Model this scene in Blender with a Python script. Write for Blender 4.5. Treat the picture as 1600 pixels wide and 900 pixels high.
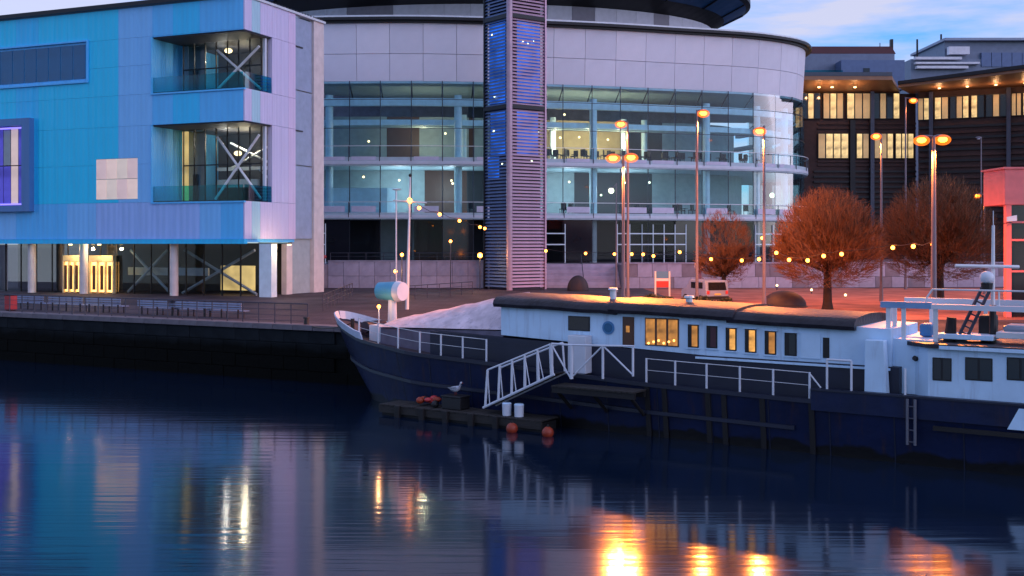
import bpy, math, random
from mathutils import Vector
random.seed(7)
R = math.radians
scene = bpy.context.scene
for o in list(bpy.data.objects):
    bpy.data.objects.remove(o)
C = scene.collection

# ------------------------------------------------------------------ camera
F, U0, VH, CAMZ = 1700.0, 800.0, 380.0, 7.6      # focal length in photo pixels, principal column, horizon row, eye height over water
GZ = 3.1                                          # quay level over water
cam = bpy.data.cameras.new('camera')
cam.sensor_width = 36.0
cam.lens = 36.0 * F / 1600.0
cam.shift_y = -(450.0 - VH) / 1600.0
cam.clip_end = 6000.0
cam.clip_start = 0.5
camo = bpy.data.objects.new('camera', cam)
C.objects.link(camo)
camo.location = (0, 0, CAMZ)
camo.rotation_euler = (R(90), 0, 0)
scene.camera = camo

# ------------------------------------------------------------------ sky and light (dusk)
SUN_DIR = Vector((0.86, -0.45, 0.16)).normalized()
w = bpy.data.worlds.new('World')
scene.world = w
w.use_nodes = True
nt = w.node_tree
nt.nodes.clear()
def N(t, kind, **kw):
    n = t.nodes.new(kind)
    for k, v in kw.items():
        setattr(n, k, v)
    return n
out = N(nt, 'ShaderNodeOutputWorld')
bg = N(nt, 'ShaderNodeBackground')
sky = N(nt, 'ShaderNodeTexSky', sky_type='NISHITA', sun_disc=False)
sky.sun_elevation = math.asin(SUN_DIR.z)
sky.sun_rotation = math.atan2(SUN_DIR.x, SUN_DIR.y)
sky.air_density = 1.3
sky.dust_density = 0.2
sky.ozone_density = 6.0
tc = N(nt, 'ShaderNodeTexCoord')
mp = N(nt, 'ShaderNodeMapping')
mp.inputs['Scale'].default_value = (2.2, 2.2, 13.0)
nz = N(nt, 'ShaderNodeTexNoise')
nz.inputs['Scale'].default_value = 2.3
nz.inputs['Detail'].default_value = 7.0
nz.inputs['Roughness'].default_value = 0.55
rp = N(nt, 'ShaderNodeValToRGB')
rp.color_ramp.elements[0].position = 0.30
rp.color_ramp.elements[1].position = 0.58
rp.color_ramp.elements[0].color = (0, 0, 0, 1)
rp.color_ramp.elements[1].color = (0.85, 0.85, 0.85, 1)
mx = N(nt, 'ShaderNodeMix', data_type='RGBA')
mx.inputs['B'].default_value = (2.5, 2.4, 2.85, 1)
L = nt.links
L.new(tc.outputs['Generated'], mp.inputs['Vector'])
L.new(mp.outputs['Vector'], nz.inputs['Vector'])
L.new(nz.outputs['Fac'], rp.inputs['Fac'])
L.new(rp.outputs['Color'], mx.inputs['Factor'])
tint = N(nt, 'ShaderNodeMix', data_type='RGBA', blend_type='MULTIPLY')      # cool white balance of the photograph
tint.inputs['Factor'].default_value = 1.0
tint.inputs['B'].default_value = (0.40, 0.98, 1.58, 1)
L.new(sky.outputs['Color'], tint.inputs['A'])
L.new(tint.outputs['Result'], mx.inputs['A'])
L.new(mx.outputs['Result'], bg.inputs['Color'])
bg.inputs['Strength'].default_value = 0.15
L.new(bg.outputs['Background'], out.inputs['Surface'])

sun = bpy.data.lights.new('sun', 'SUN')
sun.energy = 0.72
sun.angle = R(75)
sun.color = (1.0, 0.74, 0.86)
suno = bpy.data.objects.new('sun', sun)
C.objects.link(suno)
suno.rotation_euler = (-SUN_DIR).to_track_quat('-Z', 'Y').to_euler()
suno.location = (60, -40, 60)

vs = scene.view_settings
vs.view_transform = 'Standard'
vs.look = 'None'
vs.exposure = 1.0
vs.gamma = 1.0
scene.render.engine = 'CYCLES'
scene.cycles.max_bounces = 8
scene.cycles.transparent_max_bounces = 24
scene.cycles.caustics_reflective = False
scene.cycles.caustics_refractive = False
scene.cycles.sample_clamp_indirect = 6.0

# ------------------------------------------------------------------ materials
MATS = {}
def mat(name, col, rough=0.6, metal=0.0, var=0.12, vscale=1.5, bump=0.0, bscale=8.0, stretch=(1, 1, 1), spec=0.5):
    if name in MATS:
        return MATS[name]
    m = bpy.data.materials.new(name)
    m.use_nodes = True
    t = m.node_tree
    b = t.nodes['Principled BSDF']
    tc = N(t, 'ShaderNodeTexCoord')
    mp = N(t, 'ShaderNodeMapping')
    mp.inputs['Scale'].default_value = stretch
    t.links.new(tc.outputs['Object'], mp.inputs['Vector'])
    nz = N(t, 'ShaderNodeTexNoise')
    nz.inputs['Scale'].default_value = vscale
    nz.inputs['Detail'].default_value = 6
    t.links.new(mp.outputs['Vector'], nz.inputs['Vector'])
    mr = N(t, 'ShaderNodeMapRange')
    mr.inputs['From Min'].default_value = 0.25
    mr.inputs['From Max'].default_value = 0.75
    mr.inputs['To Min'].default_value = 1 - var
    mr.inputs['To Max'].default_value = 1 + var
    t.links.new(nz.outputs['Fac'], mr.inputs['Value'])
    hs = N(t, 'ShaderNodeHueSaturation')
    hs.inputs['Color'].default_value = (*col, 1)
    t.links.new(mr.outputs['Result'], hs.inputs['Value'])
    t.links.new(hs.outputs['Color'], b.inputs['Base Color'])
    b.inputs['Roughness'].default_value = rough
    b.inputs['Metallic'].default_value = metal
    b.inputs['Specular IOR Level'].default_value = spec
    if bump:
        n2 = N(t, 'ShaderNodeTexNoise')
        n2.inputs['Scale'].default_value = bscale
        n2.inputs['Detail'].default_value = 4
        t.links.new(mp.outputs['Vector'], n2.inputs['Vector'])
        bp = N(t, 'ShaderNodeBump')
        bp.inputs['Strength'].default_value = bump
        bp.inputs['Distance'].default_value = 0.05
        t.links.new(n2.outputs['Fac'], bp.inputs['Height'])
        t.links.new(bp.outputs['Normal'], b.inputs['Normal'])
    MATS[name] = m
    return m

def emit(name, col, strength, var=0.0, vscale=0.6):
    if name in MATS:
        return MATS[name]
    strength *= 0.5
    m = bpy.data.materials.new(name)
    m.use_nodes = True
    t = m.node_tree
    b = t.nodes['Principled BSDF']
    b.inputs['Base Color'].default_value = (col[0] * .5, col[1] * .5, col[2] * .5, 1)
    b.inputs['Emission Color'].default_value = (*col, 1)
    b.inputs['Emission Strength'].default_value = strength
    if var:
        tc = N(t, 'ShaderNodeTexCoord')
        nz = N(t, 'ShaderNodeTexNoise')
        nz.inputs['Scale'].default_value = vscale
        nz.inputs['Detail'].default_value = 5
        mr = N(t, 'ShaderNodeMapRange')
        mr.inputs['From Min'].default_value = 0.3
        mr.inputs['From Max'].default_value = 0.7
        mr.inputs['To Min'].default_value = strength * (1 - var)
        mr.inputs['To Max'].default_value = strength * (1 + var)
        t.links.new(tc.outputs['Object'], nz.inputs['Vector'])
        t.links.new(nz.outputs['Fac'], mr.inputs['Value'])
        t.links.new(mr.outputs['Result'], b.inputs['Emission Strength'])
    MATS[name] = m
    return m

def glass(name, tint, ior=1.45, rough=0.02, boost=1.0):
    if name in MATS:
        return MATS[name]
    m = bpy.data.materials.new(name)
    m.use_nodes = True
    t = m.node_tree
    t.nodes.clear()
    o = N(t, 'ShaderNodeOutputMaterial')
    tr = N(t, 'ShaderNodeBsdfTransparent')
    tr.inputs['Color'].default_value = (*tint, 1)
    gl = N(t, 'ShaderNodeBsdfGlossy')
    gl.inputs['Roughness'].default_value = rough
    fr = N(t, 'ShaderNodeFresnel')
    fr.inputs['IOR'].default_value = ior
    mu = N(t, 'ShaderNodeMath', operation='MULTIPLY', use_clamp=True)
    mu.inputs[1].default_value = boost
    ms = N(t, 'ShaderNodeMixShader')
    t.links.new(fr.outputs['Fac'], mu.inputs[0])
    t.links.new(mu.outputs[0], ms.inputs['Fac'])
    t.links.new(tr.outputs[0], ms.inputs[1])
    t.links.new(gl.outputs[0], ms.inputs[2])
    t.links.new(ms.outputs[0], o.inputs['Surface'])
    MATS[name] = m
    return m

def ribbed(name, col, rough, period, amp, var=0.08, metal=0.0):
    """metal cladding with fine upright ribs (bump) along local x"""
    m = mat(name, col, rough, metal, var, 0.35, stretch=(3, 3, 0.4))
    t = m.node_tree
    b = t.nodes['Principled BSDF']
    tc = N(t, 'ShaderNodeTexCoord')
    sp = N(t, 'ShaderNodeSeparateXYZ')
    ad = N(t, 'ShaderNodeMath', operation='ADD')
    mu = N(t, 'ShaderNodeMath', operation='MULTIPLY')
    mu.inputs[1].default_value = 6.283 / period
    si = N(t, 'ShaderNodeMath', operation='SINE')
    bp = N(t, 'ShaderNodeBump')
    bp.inputs['Strength'].default_value = amp
    bp.inputs['Distance'].default_value = 0.04
    t.links.new(tc.outputs['Object'], sp.inputs[0])
    t.links.new(sp.outputs['X'], ad.inputs[0])
    t.links.new(sp.outputs['Y'], ad.inputs[1])
    t.links.new(ad.outputs[0], mu.inputs[0])
    t.links.new(mu.outputs[0], si.inputs[0])
    t.links.new(si.outputs[0], bp.inputs['Height'])
    t.links.new(bp.outputs['Normal'], b.inputs['Normal'])
    return m

# palette
M_DARK = mat('dark_metal', (0.012, 0.013, 0.016), 0.5, 0.3)
M_RAIL = mat('rail_steel', (0.06, 0.065, 0.09), 0.45, 0.6)
M_WHITE = mat('white_paint', (0.58, 0.64, 0.72), 0.45, 0, 0.08, 1.2, 0.1, 6)
M_STEELW = mat('white_steel', (0.62, 0.66, 0.70), 0.4, 0.1)
M_COL = mat('column_paint', (0.66, 0.80, 0.86), 0.45)
M_FASCIA = mat('fascia_stone', (0.70, 0.70, 0.78), 0.55, 0, 0.06, 0.5, 0.15, 5)
M_STONE = mat('podium_stone', (0.33, 0.32, 0.42), 0.7, 0, 0.22, 1.2, 0.4, 6)
M_STONE2 = mat('podium_stone_dark', (0.22, 0.19, 0.23), 0.75, 0, 0.25, 1.2, 0.4, 6)
M_SLAB = mat('slab_edge', (0.42, 0.54, 0.60), 0.5)
M_INT = mat('interior_wall', (0.34, 0.40, 0.42), 0.7)
M_INTD = mat('interior_dark', (0.035, 0.035, 0.045), 0.7)
M_BROWN = mat('interior_timber', (0.10, 0.04, 0.03), 0.5)
M_WARMW = mat('cafe_wall', (0.55, 0.38, 0.20), 0.7)
M_QUAY = mat('quay_block', (0.012, 0.016, 0.020), 0.8, 0, 0.4, 0.9, 0.6, 5, spec=.08)
M_COPE = mat('quay_coping', (0.13, 0.12, 0.14), 0.7, 0, 0.25, 1.5, 0.3, 8)
M_HULL = mat('navy_hull', (0.004, 0.010, 0.042), 0.42, 0, 0.35, 0.8, 0.25, 3, spec=0.25)
def weathered(m, rust, amt):
    # rust and grime runs stretched downward
    t = m.node_tree
    b = t.nodes['Principled BSDF']
    src = b.inputs['Base Color'].links[0].from_socket
    ge = N(t, 'ShaderNodeNewGeometry')
    mp = N(t, 'ShaderNodeMapping')
    mp.inputs['Scale'].default_value = (1.6, 1.6, .14)
    nz = N(t, 'ShaderNodeTexNoise')
    nz.inputs['Scale'].default_value = 2.2
    nz.inputs['Detail'].default_value = 8
    nz.inputs['Roughness'].default_value = .65
    rp = N(t, 'ShaderNodeValToRGB')
    rp.color_ramp.elements[0].position = .54
    rp.color_ramp.elements[1].position = .72
    rp.color_ramp.elements[1].color = (amt, amt, amt, 1)
    mx = N(t, 'ShaderNodeMix', data_type='RGBA')
    mx.inputs['B'].default_value = (*rust, 1)
    t.links.new(ge.outputs['Position'], mp.inputs['Vector'])
    t.links.new(mp.outputs['Vector'], nz.inputs['Vector'])
    t.links.new(nz.outputs['Fac'], rp.inputs['Fac'])
    t.links.new(rp.outputs['Color'], mx.inputs['Factor'])
    t.links.new(src, mx.inputs['A'])
    t.links.new(mx.outputs['Result'], b.inputs['Base Color'])
weathered(M_HULL, (0.030, 0.018, 0.022), .7)
M_HULLD = mat('navy_trunk', (0.004, 0.008, 0.026), 0.5, 0, 0.3, 0.8)
M_RUB = mat('rubber_black', (0.003, 0.003, 0.004), 0.7)
M_ROOF = mat('barge_roof_felt', (0.016, 0.016, 0.024), 0.44, 0, 0.6, 1.6, 0.8, 5, spec=.35)
M_DECK = mat('barge_deck', (0.05, 0.035, 0.04), 0.6, 0, 0.35, 1.2)
M_BWHITE = mat('barge_white', (0.50, 0.71, 0.90), 0.42, 0, 0.10, 1.0, 0.15, 4)
weathered(M_BWHITE, (0.22, 0.27, 0.36), .45)
M_TARP = mat('tarpaulin', (0.58, 0.50, 0.56), 0.75, 0, 0.28, 1.6, 1.0, 2.2)
weathered(M_TARP, (0.24, 0.22, 0.27), .7)
M_BRICK = mat('brown_brick', (0.045, 0.022, 0.020), 0.8, 0, 0.3, 2.0, 0.3, 10)
M_SOFFIT = mat('timber_soffit', (0.28, 0.14, 0.075), 0.5, 0, 0.15, 1.0)
M_PLANT = mat('plant_cladding', (0.15, 0.19, 0.27), 0.5, 0.2)
M_REDROOF = mat('dark_red_roof', (0.06, 0.010, 0.014), 0.6)
M_BARK = mat('bark', (0.014, 0.008, 0.007), 0.85, 0, 0.3, 6, 0.6, 20)
M_TWIG = mat('twig', (0.13, 0.060, 0.026), 0.8, 0, 0.35, 0.6)
M_POLE = mat('lamp_pole', (0.16, 0.14, 0.17), 0.45, 0.3)
M_RED = mat('red_paint', (0.45, 0.035, 0.04), 0.5)
M_REDB = mat('red_frame_paint', (0.80, 0.19, 0.18), 0.55)
M_ORANGE = mat('orange_buoy', (0.28, 0.035, 0.012), 0.5)
M_BLUEP = mat('blue_paint', (0.05, 0.20, 0.42), 0.45)
M_WOOD = mat('weathered_plank', (0.018, 0.017, 0.016), 0.8, 0, 0.3, 2, 0.4, 12)
M_DOORW = mat('brown_door', (0.08, 0.035, 0.018), 0.5)
G_HALL = glass('hall_glass', (0.82, 0.95, 0.98), 1.45, 0.02, 0.38)
G_DARK = glass('smoked_glass', (0.72, 0.78, 0.80), 1.45, 0.02, 0.3)
G_TEAL = glass('teal_glass', (0.25, 0.78, 0.82), 1.45, 0.03, 0.35)
M_GLASSB = mat('blue_window_glass', (0.002, 0.10, 0.24), 0.2, 0.0, 0.2, 0.6)
M_BLACKGL = mat('dark_pane', (0.012, 0.014, 0.020), 0.10, 0.0, 0.2, 0.6)
E_SOD = emit('sodium_lens', (1.0, 0.24, 0.02), 26)
E_BULB = emit('warm_bulb', (1.0, 0.26, 0.03), 18)
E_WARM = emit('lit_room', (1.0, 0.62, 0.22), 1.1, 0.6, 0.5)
E_AMBER = emit('lit_cabin', (1.0, 0.40, 0.08), 0.38, 0.95, 2.6)
E_DOWN = emit('downlight', (1.0, 0.66, 0.30), 5)
E_PINK = emit('lit_screen', (1.0, 0.76, 0.70), 0.45, 0.3, 0.5)
E_BLUE = emit('blue_lit_panel', (0.015, 0.13, 0.75), 0.8, 0.95, 0.5)
E_COOL = emit('cool_lamp', (0.85, 1.0, 0.65), 4)
E_VIOLET = emit('violet_strip', (0.25, 0.2, 1.0), 1.6)

def tide_mark(m, z0, z1, dark):
    # algae and wet below the tide line (world height with a ragged edge)
    t = m.node_tree
    b = t.nodes['Principled BSDF']
    src = b.inputs['Base Color'].links[0].from_socket
    ge = N(t, 'ShaderNodeNewGeometry')
    sp = N(t, 'ShaderNodeSeparateXYZ')
    nz = N(t, 'ShaderNodeTexNoise')
    nz.inputs['Scale'].default_value = 0.8
    nz.inputs['Detail'].default_value = 5
    ma = N(t, 'ShaderNodeMath', operation='MULTIPLY_ADD')
    ma.inputs[1].default_value = 0.9
    t.links.new(ge.outputs['Position'], sp.inputs[0])
    t.links.new(ge.outputs['Position'], nz.inputs['Vector'])
    t.links.new(nz.outputs['Fac'], ma.inputs[0])
    t.links.new(sp.outputs['Z'], ma.inputs[2])
    mr = N(t, 'ShaderNodeMapRange')
    mr.inputs['From Min'].default_value = z0 + .45
    mr.inputs['From Max'].default_value = z1 + .45
    t.links.new(ma.outputs[0], mr.inputs['Value'])
    mx = N(t, 'ShaderNodeMix', data_type='RGBA')
    mx.inputs['A'].default_value = (*dark, 1)
    t.links.new(mr.outputs['Result'], mx.inputs['Factor'])
    t.links.new(src, mx.inputs['B'])
    t.links.new(mx.outputs['Result'], b.inputs['Base Color'])
tide_mark(M_QUAY, 1.7, 2.3, (0.002, 0.0024, 0.002))
tide_mark(M_HULL, .30, .42, (0.003, 0.003, 0.004))

# ------------------------------------------------------------------ mesh helpers
class Fr:
    """a local frame standing in the world: origin, two level directions and up"""
    def __init__(s, o, ex, ey):
        s.o = Vector(o); s.ex = Vector(ex).normalized(); s.ey = Vector(ey).normalized(); s.ez = Vector((0, 0, 1))
    def p(s, a, b, c):
        return s.o + s.ex * a + s.ey * b + s.ez * c
    def at(s, u, b):
        """a of the point that photo column u meets at offset b"""
        k = (u - U0) / F
        q = s.o + s.ey * b
        return (k * q.y - q.x) / (s.ex.x - k * s.ex.y)
    def atb(s, u, a):
        k = (u - U0) / F
        q = s.o + s.ex * a
        return (k * q.y - q.x) / (s.ey.x - k * s.ey.y)
    def zat(s, v, a, b):
        d = s.p(a, b, 0).y
        return CAMZ + (VH - v) * d / F
WF = Fr((0, 0, 0), (1, 0, 0), (0, 1, 0))
def px(u, v, d):
    return Vector(((u - U0) / F * d, d, CAMZ + (VH - v) / F * d))
def xat(u, d):
    return (u - U0) / F * d
def zat(v, d):
    return CAMZ + (VH - v) / F * d

WL = {}
def thing(name, label, cat, loc=(0, 0, 0), group=None):
    o = bpy.data.objects.new(name, None)
    o.empty_display_size = 0.3
    C.objects.link(o)
    o.location = loc
    o['label'] = label
    o['category'] = cat
    if group:
        o['group'] = group
    WL[o.name] = Vector(loc)
    return o
def tag(o, label, cat, group=None):
    o['label'] = label
    o['category'] = cat
    if group:
        o['group'] = group
    return o

class MB:
    def __init__(s):
        s.v = []; s.f = []; s.smooth = False
    def add(s, vs, fs):
        n = len(s.v)
        s.v += [Vector(q) for q in vs]
        s.f += [tuple(i + n for i in f) for f in fs]
        return s
    def box(s, fr, a0, a1, b0, b1, c0, c1):
        vs = [fr.p(a, b, c) for c in (c0, c1) for (a, b) in ((a0, b0), (a1, b0), (a1, b1), (a0, b1))]
        return s.add(vs, [(3, 2, 1, 0), (4, 5, 6, 7), (0, 1, 5, 4), (1, 2, 6, 5), (2, 3, 7, 6), (3, 0, 4, 7)])
    def prism(s, pts, z0, z1):
        n = len(pts)
        vs = [Vector((q[0], q[1], z0)) for q in pts] + [Vector((q[0], q[1], z1)) for q in pts]
        return s.add(vs, [tuple(range(n - 1, -1, -1)), tuple(range(n, 2 * n))] + [(i, (i + 1) % n, n + (i + 1) % n, n + i) for i in range(n)])
    def hexa(s, b4, t4):
        return s.add(list(b4) + list(t4), [(3, 2, 1, 0), (4, 5, 6, 7), (0, 1, 5, 4), (1, 2, 6, 5), (2, 3, 7, 6), (3, 0, 4, 7)])
    def tube(s, p0, p1, r0, r1=None, n=8, caps=True):
        p0 = Vector(p0); p1 = Vector(p1)
        r1 = r0 if r1 is None else r1
        d = (p1 - p0).normalized()
        h = Vector((0, 0, 1)) if abs(d.z) < .9 else Vector((1, 0, 0))
        a = d.cross(h).normalized(); b = d.cross(a)
        vs = []
        for p, r in ((p0, r0), (p1, r1)):
            for i in range(n):
                t = 2 * math.pi * i / n
                vs.append(p + a * (r * math.cos(t)) + b * (r * math.sin(t)))
        fs = [(i, (i + 1) % n, n + (i + 1) % n, n + i) for i in range(n)]
        if caps:
            fs += [tuple(range(n - 1, -1, -1)), tuple(range(n, 2 * n))]
        return s.add(vs, fs)
    def path(s, pts, r, n=6):
        for a, b in zip(pts, pts[1:]):
            s.tube(a, b, r, r, n)
        return s
    def ball(s, c, rx, ry=None, rz=None, n=12, m=8, z0=-1.0):
        ry = ry or rx; rz = rz or rx
        c = Vector(c)
        vs = []; fs = []
        for j in range(m + 1):
            ph = -math.pi / 2 + math.pi * j / m
            zz = max(math.sin(ph), z0)
            rr = math.cos(ph) if math.sin(ph) >= z0 else math.sqrt(max(0, 1 - z0 * z0))
            for i in range(n):
                t = 2 * math.pi * i / n
                vs.append(c + Vector((rx * rr * math.cos(t), ry * rr * math.sin(t), rz * zz)))
        for j in range(m):
            for i in range(n):
                fs.append((j * n + i, j * n + (i + 1) % n, (j + 1) * n + (i + 1) % n, (j + 1) * n + i))
        s.smooth = True
        return s.add(vs, fs)
    def grid(s, rows):
        m = len(rows[0])
        vs = [q for r in rows for q in r]
        fs = [(i * m + j, i * m + j + 1, (i + 1) * m + j + 1, (i + 1) * m + j) for i in range(len(rows) - 1) for j in range(m - 1)]
        return s.add(vs, fs)
    def build(s, name, m, parent=None, kind=None, smooth=None, bevel=0.0):
        lo = Vector((min(q.x for q in s.v), min(q.y for q in s.v), min(q.z for q in s.v)))
        hi = Vector((max(q.x for q in s.v), max(q.y for q in s.v), max(q.z for q in s.v)))
        c = Vector(((lo.x + hi.x) / 2, (lo.y + hi.y) / 2, lo.z))
        me = bpy.data.meshes.new(name)
        me.from_pydata([tuple(q - c) for q in s.v], [], s.f)
        me.materials.append(m)
        sm = s.smooth if smooth is None else smooth
        if sm:
            me.polygons.foreach_set('use_smooth', [True] * len(me.polygons))
            try:
                me.set_sharp_from_angle(angle=R(40))
            except Exception:
                pass
        me.update()
        o = bpy.data.objects.new(name, me)
        C.objects.link(o)
        if parent:
            o.parent = parent
            o.location = c - WL[parent.name]
        else:
            o.location = c
        WL[o.name] = c
        if kind:
            o['kind'] = kind
        if bevel:
            bv = o.modifiers.new('bevel', 'BEVEL')
            bv.width = bevel
            bv.segments = 2
            bv.limit_method = 'ANGLE'
        return o

def clone(o, parent, loc, rz=None):
    """a copy of a piece that shares its mesh"""
    c = o.copy()
    C.objects.link(c)
    c.parent = parent
    loc = Vector(loc)
    c.location = loc - (WL[parent.name] if parent else Vector())
    if rz is not None:
        c.rotation_euler.z = rz
    WL[c.name] = loc
    return c

def box(name, m, parent, fr, a0, a1, b0, b1, c0, c1, bevel=0.0, kind=None):
    return MB().box(fr, a0, a1, b0, b1, c0, c1).build(name, m, parent, kind, bevel=bevel)

def point_light(name, parent, loc, col, power, radius=0.15):
    l = bpy.data.lights.new(name, 'POINT')
    l.color = col
    l.energy = power
    l.shadow_soft_size = radius
    o = bpy.data.objects.new(name, l)
    C.objects.link(o)
    o.parent = parent
    o.location = Vector(loc) - WL[parent.name]
    return o

def down_light(name, parent, loc, col, power, radius=0.2):
    # a street lantern throws its light downward
    l = bpy.data.lights.new(name, 'SPOT')
    l.color = col
    l.energy = power
    l.spot_size = R(164)
    l.spot_blend = 0.25
    l.shadow_soft_size = radius
    o = bpy.data.objects.new(name, l)
    C.objects.link(o)
    o.parent = parent
    o.location = Vector(loc) - WL[parent.name]
    return o

# ------------------------------------------------------------------ setting: water, quay, ground
Q0, QA, QB = Vector((-33.3, 70.8)), Vector((-9.6, 58.7)), Vector((45.0, 23.0))
QL = Q0 + (Q0 - QA) * 40          # the quay line runs on far to either side
QR = QB + (QB - QA) * 20
def water_mat():
    m = bpy.data.materials.new('river_water')
    m.use_nodes = True
    t = m.node_tree
    b = t.nodes['Principled BSDF']
    b.inputs['Base Color'].default_value = (0.002, 0.009, 0.026, 1)
    b.inputs['Roughness'].default_value = 0.095
    b.inputs['IOR'].default_value = 1.6
    b.inputs['Specular IOR Level'].default_value = 0.9
    tc = N(t, 'ShaderNodeTexCoord')
    hsum = None
    for sc, st, det in ((0.55, (0.10, 1.0, 1), 4), (3.0, (0.08, 1.0, 1), 3)):
        mp = N(t, 'ShaderNodeMapping')
        mp.inputs['Scale'].default_value = st
        nz = N(t, 'ShaderNodeTexNoise')
        nz.inputs['Scale'].default_value = sc
        nz.inputs['Detail'].default_value = det
        t.links.new(tc.outputs['Object'], mp.inputs['Vector'])
        t.links.new(mp.outputs['Vector'], nz.inputs['Vector'])
        bp = N(t, 'ShaderNodeBump')
        bp.inputs['Strength'].default_value = 0.10 if sc < 2 else 0.32
        bp.inputs['Distance'].default_value = 0.10 if sc < 2 else 0.03
        if sc > 2:
            n3 = N(t, 'ShaderNodeTexNoise')
            n3.inputs['Scale'].default_value = .06
            n3.inputs['Detail'].default_value = 3
            m3 = N(t, 'ShaderNodeMapRange')
            m3.inputs['From Min'].default_value = .35
            m3.inputs['From Max'].default_value = .65
            m3.inputs['To Min'].default_value = .10
            m3.inputs['To Max'].default_value = .32
            t.links.new(tc.outputs['Object'], n3.inputs['Vector'])
            t.links.new(n3.outputs['Fac'], m3.inputs['Value'])
            t.links.new(m3.outputs['Result'], bp.inputs['Strength'])
        t.links.new(nz.outputs['Fac'], bp.inputs['Height'])
        if hsum:
            t.links.new(hsum.outputs['Normal'], bp.inputs['Normal'])
        hsum = bp
    t.links.new(hsum.outputs['Normal'], b.inputs['Normal'])
    return m
wt = MB().add([(-2500, -600, 0), (2500, -600, 0), (2500, 2500, 0), (-2500, 2500, 0)], [(0, 1, 2, 3)]).build('river_water', water_mat(), None, 'structure')

def paving_mat():
    m = mat('plaza_paving', (0.075, 0.060, 0.070), 0.7, 0, 0.5, 0.25, 0.2, 6, spec=.12)
    t = m.node_tree
    b = t.nodes['Principled BSDF']
    src = b.inputs['Base Color'].links[0].from_socket
    tc = N(t, 'ShaderNodeTexCoord')
    br = N(t, 'ShaderNodeTexBrick')
    br.inputs['Scale'].default_value = 1.0
    br.inputs['Brick Width'].default_value = 0.9
    br.inputs['Row Height'].default_value = 0.45
    br.inputs['Mortar Size'].default_value = 0.02
    br.inputs['Color1'].default_value = (1, 1, 1, 1)
    br.inputs['Color2'].default_value = (0.72, 0.72, 0.75, 1)
    br.inputs['Mortar'].default_value = (0.45, 0.45, 0.45, 1)
    mu = N(t, 'ShaderNodeMix', data_type='RGBA', blend_type='MULTIPLY')
    mu.inputs['Factor'].default_value = 1.0
    t.links.new(tc.outputs['Object'], br.inputs['Vector'])
    t.links.new(src, mu.inputs['A'])
    t.links.new(br.outputs['Color'], mu.inputs['B'])
    t.links.new(mu.outputs['Result'], b.inputs['Base Color'])
    return m
nrm = lambda d: Vector((-d.y, d.x)).normalized()
gp = [QL, Q0, QA, QB, QR, Vector((3000, 3000)), Vector((-3000, 3000))]
inset = 0.9
n1 = nrm(Q0 - QL) * inset; n2 = nrm(QB - QA) * inset
gv = [QL + n1, Q0 + n1, QA + (n1 + n2) / 2, QB + n2, QR + n2, Vector((3000, 3000)), Vector((-3000, 3000))]
MB().add([(q.x, q.y, GZ) for q in gv], [tuple(range(7))]).build('plaza_ground', paving_mat(), None, 'structure')

MB().add([(13, 64, GZ + .004), (60, 64, GZ + .004), (60, 110, GZ + .004), (13, 108, GZ + .004)], [(0, 1, 2, 3)]).build('lamplight_paving_sheet', mat('sodium_tinted_paving', (.34, .13, .095), .7, 0, .5, .4, .3, 6, spec=.12), None, 'structure')  # orange-red glow of the sodium lamps on the ground, put into the sheet's colour
def quay(seg, name, label, n, rows, blocks=True):
    a, b = seg
    d = (b - a).normalized()
    fr = Fr((a.x, a.y, 0), (d.x, d.y, 0), (nrm(d).x, nrm(d).y, 0))
    ln = (b - a).length
    t = thing(name, label, 'wall', (a.x, a.y, 0))
    box('wall_core', M_QUAY, t, fr, 0, ln, 0.14, 1.4, -2.0, GZ - 0.30)
    wd = ln / n
    first = None
    for i in range(n):
        if first is None:
            first = box('coping_stone', M_COPE, t, fr, 0.012, wd - 0.012, -0.08, 0.92, GZ - 0.28, GZ + 0.02, 0.02)
            c0 = WL[first.name].copy()
        else:
            clone(first, t, c0 + fr.ex * (wd * i))
    if blocks:
        zs = [GZ - 0.30, 2.1, 1.35, 0.6, -0.3]
        for r in range(rows):
            bw = wd * 1.25
            first = None
            k = int(ln / bw)
            off = (r % 2) * bw * 0.5
            for i in range(k):
                if first is None:
                    first = box('stone_block', M_QUAY, t, fr, off + 0.007, off + bw - 0.007, 0.03, 0.16, zs[r + 1] + 0.007, zs[r] - 0.007, 0.03)
                    c0 = WL[first.name].copy()
                else:
                    j = clone(first, t, c0 + fr.ex * (bw * i) + fr.ey * random.uniform(-.02, .03))
    return fr, ln
QLs = Q0 + (Q0 - QA).normalized() * 8
frL, lnL = quay((QLs, QA), 'quay_wall', 'dark wet stone quay wall in front of the blue clad building', 25, 4)
frR, lnR = quay((QA, QB), 'quay_wall', 'dark quay wall running behind the moored barge', 48, 0, False)

# ------------------------------------------------------------------ blue clad building on the left
K = (-22.1, 89.5, 0)
E1 = Vector((-0.927, 0.376, 0)); E2 = Vector((0.376, 0.927, 0))
LB = Fr(K, E1, E2)
blue_building = thing('blue_clad_building', 'tall building in blue and lavender ribbed cladding with corner loggias over columns', 'building', (K[0], K[1], GZ))
T = blue_building
CY = ribbed('clad_cyan', (0.004, 0.60, 0.90), 0.38, 0.30, 0.35)
AZ = ribbed('clad_azure', (0.02, 0.54, 0.92), 0.38, 0.30, 0.35)
CF = ribbed('clad_cornflower', (0.09, 0.50, 0.92), 0.38, 0.30, 0.35)
PW = ribbed('clad_periwinkle', (0.19, 0.53, 0.92), 0.38, 0.30, 0.35)
LV = ribbed('clad_lavender', (0.31, 0.50, 0.88), 0.38, 0.36, 0.6)
LW = ribbed('clad_pale_lavender', (0.60, 0.56, 0.78), 0.38, 0.30, 0.3)
PT = ribbed('clad_pale_teal', (0.38, 0.62, 0.72), 0.38, 0.30, 0.3)
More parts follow.
